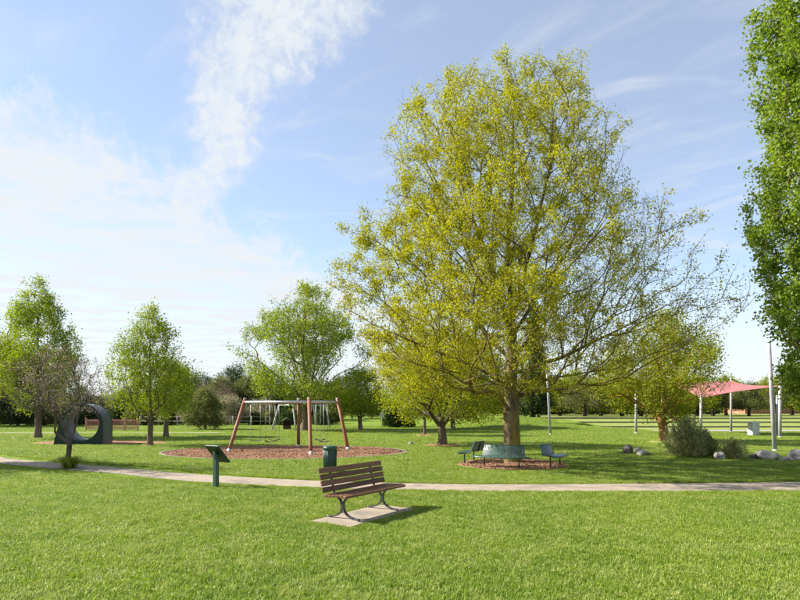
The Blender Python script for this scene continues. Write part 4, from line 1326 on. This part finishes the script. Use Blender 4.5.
# ------------------------------------------------------------------ swing frames
def swing_frame(label, feet, tops, post_r, post_mat, ztop, over, swings, swlabel, base_mat=None):
    c = sum((Vector(f) for f in feet), Vector()) / 4
    t = thing('swing_set', label, 'swing set', c)
    for f, q in zip(feet, tops):
        f, q = Vector(f) - c, Vector(q) - c
        d = (q - f).normalized()
        mb = MB(); mb.tube([f - d * 0.1, f + d * 0.5, q + d * over], [post_r, post_r, post_r * 0.95], 12)
        po = mb.build('post', post_mat, t)
        if base_mat:
            mb = MB(); mb.tube([f - d * 0.02, f + d * 0.16], [post_r * 1.14] * 2, 12); mb.build('shoe', base_mat, po)
            mb = MB(); mb.tube([q + d * (over - 0.002), q + d * (over + 0.03)], [post_r * 1.0, post_r * 0.8], 12); mb.build('cap', base_mat, po)
    order = [(0, 1), (1, 3), (3, 2), (2, 0)]
    for a, b in order:
        mb = MB(); mb.tube([Vector(tops[a]) - c, Vector(tops[b]) - c], 0.055, 10); mb.build('beam', M['steel'], t)
    for k, (bi, f, lb) in enumerate(swings):
        a, b = order[bi]
        p = Vector(tops[a]).lerp(Vector(tops[b]), f)
        al = (Vector(tops[b]) - Vector(tops[a])).normalized()
        s = thing('swing', lb, 'swing', (p.x, p.y, p.z), math.atan2(al.y, al.x), 'swings hanging from the frames')
        drop = p.z - 0.46
        for sx in (-0.25, 0.25):
            mb = MB()
            nl = 26
            mb.tube([(sx * (0.92), 0, -0.05), (sx, 0.0, -drop + 0.02)], 0.007, 5)
            for q in range(nl):
                z0 = -0.06 - (drop - 0.09) * q / nl
                mb.tube([(sx, 0, z0), (sx, 0, z0 - 0.035)], 0.011 if q % 2 else 0.008, 5)
            mb.build('chain', M['chain'], s)
            mb = MB(); mb.tube([(sx * 0.92, 0, -0.12), (sx * 0.92, 0, 0.06)], 0.016, 6); mb.build('hanger', M['steel'], s)
        mb = MB()
        sect = []
        for q in range(9):
            u = -0.26 + 0.52 * q / 8
            z = -drop - 0.05 * (1 - (u / 0.26) ** 2)
            sect.append([(u, -0.085, z), (u, 0.085, z), (u, 0.085, z + 0.022), (u, -0.085, z + 0.022)])
        mb.strip(sect, None)
        mb.build('seat', M['rubber'], s)
    return t

fl, fn, fb_, fr = at(228.5, 452.5), at(311, 455.5), at(298.5, 447.5), at(348.5, 450.5)
def top_at(px_, d, z): return Vector(((px_ - 400) / FPX * d, d, z))
tops = [top_at(244, 25.6, 2.16), top_at(309, 24.3, 2.16), top_at(298.5, 27.4, 2.16), top_at(338, 26.0, 2.16)]
swing_frame('red brown four post timber swing frame with steel beams on the bark bed', [fl, fn, fb_, fr], tops, 0.076, M['post_wood'], 2.16, 0.16,
    [(0, 0.42, 'rubber swing hanging from the path side beam of the timber swing frame'), (3, 0.46, 'rubber swing at the middle of the beam facing the play tunnel'), (3, 0.80, 'rubber swing near the tunnel side post of the timber swing frame'), (1, 0.50, 'rubber swing on the beam nearest the great tree'), (2, 0.45, 'rubber swing on the woodland side beam of the timber swing frame')], '', M['steel'])
f2 = [at(272, 430.0), at(296, 431.0), at(316, 426.5), at(330, 427.5)]
t2 = [top_at(279, 50, 2.15), top_at(293, 48.0, 2.15), top_at(314, 57.0, 2.15), top_at(326, 55, 2.15)]
swing_frame('grey steel swing frame far behind the timber one', f2, t2, 0.07, M['pole'], 2.15, 0.05, [(1, 0.5, 'rubber swing hanging from the grey steel swing frame')], '')

# little cubby behind the swings
cb = at(287, 429.5)
cub = thing('play_cubby', 'little dark red play cubby with a grey roof behind the swings', 'cubby', (cb.x, cb.y, 0), 0.2)
mb = MB()
mb.box((-0.32, 0, 0.40), (0.05, 0.6, 0.80), 0.005); mb.box((0.32, 0, 0.40), (0.05, 0.6, 0.80), 0.005); mb.box((0, 0.28, 0.40), (0.59, 0.05, 0.80), 0.005)
mb.box((0, -0.275, 0.18), (0.59, 0.05, 0.34), 0.005)
mb.build('wall', M['cubby_red'], cub)
mb = MB(); mb.box((-0.21, 0, 0.92), (0.52, 0.78, 0.03), 0.004, Matrix.Rotation(R(-32), 3, 'Y')); mb.box((0.21, 0, 0.92), (0.52, 0.78, 0.03), 0.004, Matrix.Rotation(R(32), 3, 'Y')); mb.build('roof', M['roof_grey'], cub)
mb = MB(); mb.box((0, 0.05, 0.24), (0.58, 0.3, 0.03), 0.003); mb.build('bench_board', M['cubby_red'], cub)

# ------------------------------------------------------------------ play tunnel
tun = thing('play_tunnel', 'dark green play tunnel with a big round opening and arched grey shell', 'tunnel', (TUN[0], TUN[1], 0.0), R(9))
Wd, Ht, Dp = 1.22, 2.1, 1.4
NA = 72
hole_c, hole_r = (0.05, 1.08), 0.86
def outline(a):
    """outer outline by angle round the hole centre: arch above, straight right side, left side splayed"""
    cx, cz = hole_c
    dx, dz_ = math.cos(a), math.sin(a)
    best = 1e9
    # arch
    R0 = 1.06
    if dz_ > 0: best = min(best, R0)
    for (n_, off_) in (((1, 0), 1.06), ((0, -1), cz), ((-math.cos(R(14)), math.sin(R(14)) * 1.0), 1.03)):
        q = dx * n_[0] + dz_ * n_[1]
        if q > 1e-6: best = min(best, off_ / q)
    return (cx + dx * best, cz + dz_ * best)
angs = sorted(set([2 * math.pi * k / NA for k in range(NA)] + [math.atan2(-hole_c[1], 1.06) % (2 * math.pi), math.atan2(-hole_c[1], -1.03 / math.cos(R(14)) - hole_c[1] * math.tan(R(14))) % (2 * math.pi)]))
outp = [outline(a) for a in angs]
inp = [(hole_c[0] + hole_r * math.cos(a), hole_c[1] + hole_r * math.sin(a)) for a in angs]
n = len(angs)
def plate(y0, y1, name, mat, o_pts, i_pts):
    mb = MB()
    vs = [(x, y0, z) for x, z in o_pts] + [(x, y0, z) for x, z in i_pts] + [(x, y1, z) for x, z in o_pts] + [(x, y1, z) for x, z in i_pts]
    fs = []
    for k in range(n):
        k2 = (k + 1) % n
        fs += [(k, k2, n + k2, n + k), (2 * n + k2, 2 * n + k, 3 * n + k, 3 * n + k2), (k2, k, 2 * n + k, 2 * n + k2), (n + k, n + k2, 3 * n + k2, 3 * n + k)]
    mb.add(vs, fs)
    return mb.build(name, mat, tun)
plate(-Dp / 2 - 0.04, -Dp / 2, 'front_panel', M['tunnel_front'], outp, inp)
plate(Dp / 2, Dp / 2 + 0.04, 'rear_panel', M['tunnel_front'], outp, inp)
shr = lambda pts_, s: [(hole_c[0] + (x - hole_c[0]) * s, max(0.004, hole_c[1] + (z - hole_c[1]) * s)) for x, z in pts_]
# shell of curved metal sheets over the top and sides, bottom left open
sheets = [[k for k in range(n) if lo_ - 1e-6 <= math.degrees(angs[k]) <= hi_ + 1e-6] for lo_, hi_ in ((0, 30), (30, 60), (60, 90), (90, 120), (120, 150), (150, 180))]
o2 = shr(outp, 0.985)
def shell_sheet(ids_pts, i):
    mb = MB()
    sect = []
    for (x, z), (xi, zi) in ids_pts:
        sect.append([(x, -Dp / 2 + 0.003, z), (x, Dp / 2 - 0.003, z), (xi, Dp / 2 - 0.003, zi), (xi, -Dp / 2 + 0.003, zi)])
    mb.strip(sect, None)
    mb.build('shell_sheet', M['tunnel_side'], tun)
for i, ids in enumerate(sheets):
    s_in = shr(outp, 0.96)
    shell_sheet([(o2[k], s_in[k]) for k in ids], i)
s_in = shr(outp, 0.96)
rt = [k for k in range(n) if math.degrees(angs[k]) >= 314.0]
bc = min(range(n), key=lambda k: abs(angs[k] - (math.atan2(-hole_c[1], 1.06) % (2 * math.pi))))
rt = [k for k in range(bc, n)] + [0]
shell_sheet([(o2[k], s_in[k]) for k in rt], 9)
bl = min(range(n), key=lambda k: abs(angs[k] - (math.atan2(-hole_c[1], -1.03 / math.cos(R(14)) - hole_c[1] * math.tan(R(14))) % (2 * math.pi))))
lf = [k for k in range(n) if math.degrees(angs[k]) >= 180 and k <= bl]
shell_sheet([(o2[k], s_in[k]) for k in lf], 10)
mb = MB()
vs, fs = [], []
for (y, rr_) in ((-Dp / 2 + 0.002, hole_r + 0.002), (Dp / 2 - 0.002, hole_r + 0.002), (Dp / 2 - 0.002, hole_r + 0.03), (-Dp / 2 + 0.002, hole_r + 0.03)):
    vs += [(hole_c[0] + rr_ * math.cos(2 * math.pi * k / 64), y, hole_c[1] + rr_ * math.sin(2 * math.pi * k / 64)) for k in range(64)]
for q in range(4):
    for k in range(64):
        fs.append((q * 64 + k, q * 64 + (k + 1) % 64, ((q + 1) % 4) * 64 + (k + 1) % 64, ((q + 1) % 4) * 64 + k))
mb.add(vs, fs, True)
mb.build('lining', M['tunnel_in'], tun)

# ------------------------------------------------------------------ faded red fence on the left
fx0, fx1, fy = -25.6, -21.2, 46.2
fc = (Vector(((86 - 400) / FPX * 48, 48, 0)), Vector(((138 - 400) / FPX * 48, 48, 0)))
fen = thing('picket_fence', 'low faded red picket fence behind the play tunnel', 'fence', (fc[0].x, fc[0].y, 0))
Lf = (fc[1] - fc[0]).length
for k in range(5):
    mb = MB(); mb.box((Lf * k / 4, 0, 0.52), (0.09, 0.09, 1.06), 0.006); mb.build('post', M['pinkfence'], fen)
for z in (0.25, 0.85):
    mb = MB(); mb.box((Lf / 2, 0.065, z), (Lf, 0.035, 0.08), 0.004); mb.build('rail', M['pinkfence'], fen)
pk = MB(); pk.box((0, 0, 0), (0.05, 0.018, 0.92), 0.003)
pkm = pk.mesh('picket'); pkm.materials.append(M['pinkfence'])
npk = int(Lf / 0.13)
for k in range(npk):
    o = link('picket', pkm, None, fen)
    o.location = (0.08 + (Lf - 0.16) * k / (npk - 1), 0.095, 0.52)

# grey wire fence along the woodland
wf0, wf1 = Vector(((140 - 400) / FPX * 62, 62, 0)), Vector(((270 - 400) / FPX * 62, 62, 0))
wf = thing('post_fence', 'thin grey post and rail fence along the woodland edge', 'fence', wf0)
Lw_ = (wf1 - wf0).length
for k in range(8):
    mb = MB(); mb.tube([(Lw_ * k / 7, 0, -0.05), (Lw_ * k / 7, 0, 1.05)], 0.045, 8); mb.build('post', M['post_grey'], wf)
for z in (0.5, 0.95):
    mb = MB(); mb.tube([(0, 0.06, z), (Lw_, 0.06, z)], 0.022, 6); mb.build('rail', M['post_grey'], wf)

# ------------------------------------------------------------------ poles and shade sails
def pole(name, label, base, top, r0, r1, mat, cat='pole', extra=None, group=None):
    base, top = Vector(base), Vector(top)
    t = thing(name, label, cat, base, 0, group)
    d = top - base
    mb = MB(); mb.tube([(0, 0, -0.1), tuple(d * 0.5), tuple(d)], [r0, (r0 + r1) / 2, r1], 14); mb.build('shaft', mat, t)
    mb = MB(); mb.lathe([(r0 * 1.9, 0.0), (r0 * 1.9, 0.025), (r0 * 1.15, 0.03), (r0 * 1.1, 0.10), (0, 0.10)], 16); mb.build('base_collar', mat, t)
    mb = MB(); e = d.normalized(); mb.tube([d - e * 0.003, d + e * 0.05, d + e * 0.09], [r1 * 1.15, r1 * 1.1, r1 * 0.5], 12); mb.build('cap', M['steel'], t)
    if extra: extra(t, d)
    return t
b = at(775, 451.5)
pole('tall_pole', 'tall pale grey pole leaning slightly beside the poplar', b, (b.x - 0.27, b.y, 4.75), 0.092, 0.078, M['pole'])
def gpos(px_, d):
    x = (px_ - 400) / FPX * d
    return Vector((x, d, gzs(x, d)))
def zpx(y, d): return CAM_H + (HOR - y) / FPX * d
A = gpos(731, 48.0 - 3.2); At = Vector((A.x, A.y, zpx(381, A.y)))
Bq = gpos(780, 37.0); Bt = Vector((Bq.x, Bq.y, zpx(386, Bq.y)))
D = gpos(701, 40.0); Dt = Vector((D.x, D.y, zpx(398, D.y)))
Cq = gpos(662, 45.5); Ct = Vector((Cq.x, Cq.y, zpx(383, Cq.y)))
Gs = 'grey posts of the shade sails'
pole('sail_post', 'grey post holding the high peak of the red shade sail', A, At + Vector((0, 0, 0.15)), 0.085, 0.075, M['post_grey'], 'post', None, Gs)
pole('sail_post', 'grey post at the dark red corner of the sail, behind the tall pole', Bq, Bt + Vector((0, 0, 0.15)), 0.10, 0.09, M['post_grey'], 'post', None, Gs)
pole('sail_post', 'grey post at the low corner of the red sail, behind the big bush', D, Dt + Vector((0, 0, 0.1)), 0.09, 0.08, M['post_grey'], 'post', None, Gs)
pole('sail_post', 'grey post of the red sail hidden by the orange trunked tree', Cq, Ct + Vector((0, 0, 0.1)), 0.09, 0.08, M['post_grey'], 'post', None, Gs)
p3 = gpos(777, 41.0)
pole('sail_post', 'second grey post close behind the dark red sail corner', p3, (p3.x, p3.y, 2.7), 0.08, 0.07, M['post_grey'], 'post', None, Gs)
E = gpos(636, 43.5); Et = Vector((E.x, E.y, zpx(377, E.y)))
pole('sail_post', 'grey post standing alone beside the terraces, next to the orange trunked tree', E, Et - Vector((0, 0, 1.0)), 0.09, 0.08, M['post_grey'], 'post', None, Gs)
Fp = at(550.5, 427, 0.55)
Fp = Vector((Fp.x, Fp.y, gzs(Fp.x, Fp.y)))
pole('sail_post', 'pale pole standing on the grass mound behind the great tree', Fp, (Fp.x - 0.25, Fp.y, Fp.z + 4.4), 0.085, 0.075, M['pole'], 'post', None, Gs)

def sail(name, label, cs, mat, sag=0.10, n=20, dip=0.0):
    """four-cornered membrane, edges curved inwards between its corners"""
    t = thing(name, label, 'shade sail', cs[0])
    c0, c1, c2, c3 = [Vector(c) for c in cs]
    mid = (c0 + c1 + c2 + c3) / 4
    P = [[None] * (n + 1) for _ in range(n + 1)]
    for i in range(n + 1):
        for j in range(n + 1):
            u, v = i / n, j / n
            p = c0 * (1 - u) * (1 - v) + c1 * u * (1 - v) + c2 * u * v + c3 * (1 - u) * v
            ed = max(4 * u * (1 - u) * (1 - 2 * min(v, 1 - v)), 4 * v * (1 - v) * (1 - 2 * min(u, 1 - u)))
            q = p + (mid - p) * sag * ed * 1.3
            q = q - Vector((0, 0, dip * 4 * u * (1 - u) * (1 - v) ** 2))
            P[i][j] = q - c0
    vs = [P[i][j] for i in range(n + 1) for j in range(n + 1)]
    vs2 = [p - Vector((0, 0, 0.006)) for p in vs]
    N = (n + 1) ** 2
    fs = []
    for i in range(n):
        for j in range(n):
            a = i * (n + 1) + j
            fs += [(a, a + 1, a + n + 2, a + n + 1), (N + a + n + 1, N + a + n + 2, N + a + 1, N + a)]
    mb = MB(); mb.add(vs + vs2, fs, True); mb.build('membrane', mat, t)
    edge = [P[i][0] for i in range(n + 1)] + [P[n][j] for j in range(1, n + 1)] + [P[i][n] for i in range(n - 1, -1, -1)] + [P[0][j] for j in range(n - 1, -1, -1)]
    mb = MB(); mb.tube(edge, 0.03, 6); mb.build('hem', mat, t)
    for c in (c0, c1, c2, c3):
        mb = MB(); d = (mid - c).normalized(); mb.tube([c - c0 - d * 0.02, c - c0 + d * 0.22], 0.03, 6); mb.build('corner_fitting', M['steel'], t)
sail('shade_sail', 'taut red shade sail with one high peak, behind the leaning pole', [At, Bt, Dt, Ct], M['sail_red'], 0.10, 24, 0.12)
# drinking fountain plinth
pl = at(753.5, 435.5)
dfn = thing('drinking_fountain', 'pale concrete drinking fountain plinth under the red sail', 'fountain', (pl.x, pl.y, 0), 0.15)
mb = MB(); mb.box((0, 0, 0.42), (0.56, 0.5, 0.86), 0.02); mb.build('plinth', M['plinth'], dfn)
mb = MB(); mb.box((0, 0, 0.89), (0.66, 0.58, 0.08), 0.012); mb.build('basin', M['steel'], dfn)
mb = MB(); mb.tube([(0.15, 0, 0.925), (0.15, 0, 1.02), (0.08, 0, 1.06), (0.02, 0, 1.03)], 0.018, 8); mb.build('spout', M['steel'], dfn)

# small sign far off between the trees
sg = at(382, 428)
s2 = thing('park_sign', 'small pale sign on a thin post beside the dark clipped shrub', 'sign', (sg.x, sg.y, 0))
mb = MB(); mb.tube([(0, 0, -0.05), (0, 0, 1.45)], 0.03, 8); mb.build('post', M['post_grey'], s2)
mb = MB(); mb.box((0, -0.045, 1.22), (0.42, 0.03, 0.46), 0.004); mb.build('board', M['white_far'], s2)

# ------------------------------------------------------------------ shrubs
def shrub_mesh(seed, rx, ry, h, n, leaf, upright, lf, stems=40, aspect=0.3):
    rng = np.random.default_rng(seed)
    ph = rng.uniform(0, 6.283, n); q = rng.uniform(0, 1, n) ** 0.4
    el = rng.uniform(0.02, 1, n) ** 0.8 * math.pi / 2
    wob = 1 + 0.14 * np.sin(3 * ph + seed) + 0.10 * np.sin(7 * ph + 4 * el + seed * 2) + 0.08 * np.sin(11 * el + 5 * ph)
    P = np.stack([rx * q * wob * np.cos(el) * np.cos(ph), ry * q * wob * np.cos(el) * np.sin(ph), h * q * wob * np.sin(el)], 1)
    P[:, 2] = np.maximum(P[:, 2], 0.03)
    axd = P / np.array([rx, ry, h]); axd[:, 2] += upright
    axd += rng.normal(0, 0.35, (n, 3)); axd /= np.linalg.norm(axd, axis=1)[:, None]
    nr = rng.normal(0, 1, (n, 3))
    sd = np.cross(axd, nr); sd /= np.linalg.norm(sd, axis=1)[:, None]
    s = (leaf * rng.uniform(0.6, 1.3, n))[:, None]
    V = np.stack([P, P + axd * s * 0.5 + sd * s * aspect / 2, P + axd * s, P + axd * s * 0.5 - sd * s * aspect / 2], 1).reshape(-1, 3)
    b = np.arange(n)[:, None] * 4
    F = np.concatenate([b + np.array([0, 1, 2]), b + np.array([0, 2, 3])], 0)
    lm = big_mesh('foliage', V, [F], {'var': np.repeat(rng.uniform(0, 1, n), 4)})
    lm.materials.append(M[lf])
    mb = MB()
    for k in range(stems):
        a = rng.uniform(0, 6.283); e = rng.uniform(0.5, 1.4); r_ = rng.uniform(0.6, 0.95)
        tp = (rx * r_ * math.cos(e) * math.cos(a), ry * r_ * math.cos(e) * math.sin(a), h * r_ * math.sin(e))
        b0 = (tp[0] * 0.12, tp[1] * 0.12, -0.03)
        mb.tube([b0, (tp[0] * 0.5, tp[1] * 0.5, tp[2] * 0.6), tp], [0.012, 0.008, 0.004], 4)
    sm = mb.mesh('stem'); sm.materials.append(M['straw'] if lf == 'lf_bush' else M['bark'])
    return sm, lm

def shrub(name, meshes, label, loc, rz=0, cat='shrub', scale=1.0, group=None):
    t = thing(name, label, cat, loc, rz, group)
    t.scale = (scale,) * 3
    link('stem', meshes[0], None, t)
    link('foliage', meshes[1], None, t)
    return t
b1 = at(703, 459)
shrub('bush', shrub_mesh(1, 0.92, 0.8, 1.25, 7500, 0.15, 0.8, 'lf_bush', 150, 0.18), 'large loose grey green bush among rocks before the red sail', (b1.x - 0.30, b1.y + 0.6, 0))
shrub('bush', shrub_mesh(4, 0.50, 0.5, 0.64, 3200, 0.12, 0.6, 'lf_bush', 60, 0.16), 'smaller rounded bush at the foot of the large loose bush', (at(738, 460.5).x, at(738, 460.5).y + 0.35, 0))
shrub('bush', shrub_mesh(6, 0.6, 0.55, 0.80, 5500, 0.13, 0.9, 'lf_olive', 40, 0.18), 'upright olive bush leaning on the far end of the large loose bush', (b1.x + 0.55, b1.y + 1.0, 0))
ds = at(395, 427.5)
shrub('clipped_shrub', shrub_mesh(9, 1.25, 1.2, 2.3, 12000, 0.17, 0.3, 'lf_dark', 40, 0.6), 'dark rounded evergreen shrub alone on the lawn beyond the bark ring tree', (ds.x, ds.y, 0))
shrub('clipped_shrub', shrub_mesh(10, 0.5, 0.5, 0.75, 3500, 0.14, 0.3, 'lf_dark', 24, 0.6), 'little dark shrub beside the dark rounded evergreen shrub', (at(410, 427).x, at(410, 427).y, 0))
# long-leaved clump at the foot of the blossom tree
def tussock(seed, rad, h, n, lf):
    rng = np.random.default_rng(seed)
    Vs, Fs = [], []
    for k in range(n):
        a = rng.uniform(0, 6.283); le = h * rng.uniform(0.6, 1.2); out = rad * rng.uniform(0.35, 1.0)
        b0 = np.array([rng.normal(0, 0.07), rng.normal(0, 0.07), -0.01])
        d = np.array([math.cos(a), math.sin(a), 0]); sdv = np.array([-math.sin(a), math.cos(a), 0]) * 0.008
        o = len(Vs) * 1
        pts_ = [b0, b0 + d * out * 0.35 + np.array([0, 0, le * 0.7]), b0 + d * out * 0.75 + np.array([0, 0, le * 0.8]), b0 + d * out + np.array([0, 0, le * 0.45])]
        for i, p in enumerate(pts_):
            wv = (1, 0.9, 0.6, 0.08)[i]
            Vs += [p - sdv * wv, p + sdv * wv]
        for i in range(3):
            Fs.append((o + 2 * i, o + 2 * i + 1, o + 2 * i + 3, o + 2 * i + 2))
    me = big_mesh('leaf_clump', np.array(Vs), [np.array(Fs)], {'var': np.repeat(rng.uniform(0, 1, n), 8)}, True)
    me.materials.append(M[lf])
    return me
tk = thing('tussock', 'low clump of long arching leaves at the foot of the blossom tree', 'plant', (pS.x + 0.18, pS.y - 0.25, 0))
link('leaf_clump', tussock(3, 0.62, 0.42, 420, 'lf_spring'), None, tk)

# low woodland-edge shrubs that close off the lawn
edge_mesh = shrub_mesh(21, 1.6, 1.2, 1.5, 5000, 0.22, 0.3, 'lf_dark', 20, 0.6)
edge_mesh2 = shrub_mesh(22, 1.6, 1.2, 1.3, 5000, 0.22, 0.3, 'lf_olive', 20, 0.6)
rnd = random.Random(77)
for i in range(34):
    px_ = -20 + i * 10.6 + rnd.uniform(-4, 4)
    d = 66 + rnd.uniform(-2, 6)
    dk = i % 3 != 0
    shrub('hedge_shrub', edge_mesh if dk else edge_mesh2, 'dark low shrub of the thicket along the woodland edge' if dk else 'olive low shrub of the thicket along the woodland edge', ((px_ - 400) / FPX * d, d, 0), rnd.uniform(0, 6), 'shrub', rnd.uniform(0.7, 1.3), 'dark shrubs of the thicket' if dk else 'olive shrubs of the thicket')

for i in range(26):                             # hedge at the back of the far field
    px_ = 500 + i * 13 + rnd.uniform(-4, 4)
    d = 104 + rnd.uniform(-3, 5)
    X_ = (px_ - 400) / FPX * d
    if 722 < px_ < 806: continue                # open towards the brick house
    dk = i % 4 == 0
    shrub('hedge_shrub', edge_mesh if dk else edge_mesh2, 'dark shrub of the hedge at the back of the far field' if dk else 'olive shrub of the hedge at the back of the far field', (X_, d, gzs(X_, d)), rnd.uniform(0, 6), 'shrub', rnd.uniform(1.3, 2.1), 'dark shrubs of the field hedge' if dk else 'olive shrubs of the field hedge')

# ------------------------------------------------------------------ rocks
def rock(label, px_, py_, w_, h_, seed, mat='rock', dd=0.0):
    bm = bmesh.new()
    bmesh.ops.create_icosphere(bm, subdivisions=3, radius=1.0)
    rr = np.random.default_rng(seed)
    ph = rr.uniform(0, 6.28, 6)
    planes = [(Vector(rr.normal(0, 1, 3)).normalized(), rr.uniform(0.62, 0.9)) for _ in range(9)]
    for v in bm.verts:
        p = v.co.copy()
        for nrm, o_ in planes:
            e = p.dot(nrm) - o_
            if e > 0: p -= nrm * e * 0.9
        p += p.normalized() * float(lump(np.array([p]), ph, 2.6)[0]) * 0.07
        v.co = p
    bmesh.ops.scale(bm, vec=(w_ / 1.6, w_ / 1.9, h_ / 1.25), verts=bm.verts)
    me = bpy.data.meshes.new('rock')
    bm.to_mesh(me); bm.free()
    g = at(px_, py_)
    zmin = min(v.co.z for v in me.vertices)
    o = link('rock', me, M[mat])
    o.location = (g.x, g.y + dd + w_ * 0.3, -zmin - h_ * 0.28)
    o.rotation_euler = (0, 0, rr.uniform(0, 6.28))
    tag(o, label, 'rock', 'rocks lying on the lawn')
rock('tall dark grey boulder, largest of three lying apart on the lawn', 628.5, 454.5, 0.38, 0.33, 3, 'rock_dark')
rock('small dark rock between the tall dark boulder and a flat pale one', 641, 453, 0.30, 0.20, 4, 'rock_dark', 0.2)
rock('flat pale grey rock in front of the dark boulder', 645, 456, 0.48, 0.18, 5)
rock('long low grey boulder below the leaning pole', 770, 460, 0.74, 0.27, 6)
rock('brownish rock wedged at the foot of the large loose bush', 721, 460.5, 0.36, 0.26, 7)
rock('dark rock tucked beside the smaller rounded bush', 755.5, 459.5, 0.38, 0.15, 10, 'rock_dark')
rock('small pale rock between the long boulder and the bulky pale one', 787, 461.5, 0.36, 0.15, 8)
rock('bulky pale boulder under the poplar', 800, 461, 0.52, 0.32, 9)
rock('tiny white stone alone on the lawn beside the swing bed', 411, 444.8, 0.26, 0.14, 12)

# ------------------------------------------------------------------ far brick house
hx, hy = (765 - 400) / FPX * 118, 118.0
hs = thing('brick_house', 'low brick house with a white end glimpsed beyond the field', 'house', (hx, hy, RISE * (NSTEP - 0.5)), 0.05)
mb = MB(); mb.box((0, 0, 1.4), (13, 7, 2.8), 0.02); mb.build('wall', M['brick_far'], hs)
mb = MB(); mb.box((8.01, 0, 1.4), (3.0, 6.6, 2.8), 0.02); mb.build('end_wall', M['white_far'], hs)
mb = MB()
mb.add([(-7, -4, 2.8), (10, -4, 2.8), (10, 4, 2.8), (-7, 4, 2.8), (-6.0, 0, 4.6), (9.0, 0, 4.6)], [(0, 1, 5, 4), (2, 3, 4, 5), (1, 2, 5), (3, 0, 4), (3, 2, 1, 0)])
mb.build('roof', M['roof_grey'], hs)
for wx_ in (-4.5, -1.5, 1.5, 4.5):
    mb = MB(); mb.box((wx_, -3.53, 1.5), (1.4, 0.08, 1.2), 0.01); wn = mb.build('window', M['white_far'], hs)
    mb = MB(); mb.box((wx_, -3.58, 1.5), (1.2, 0.03, 1.0)); mb.build('pane', M['glass_far'], wn)
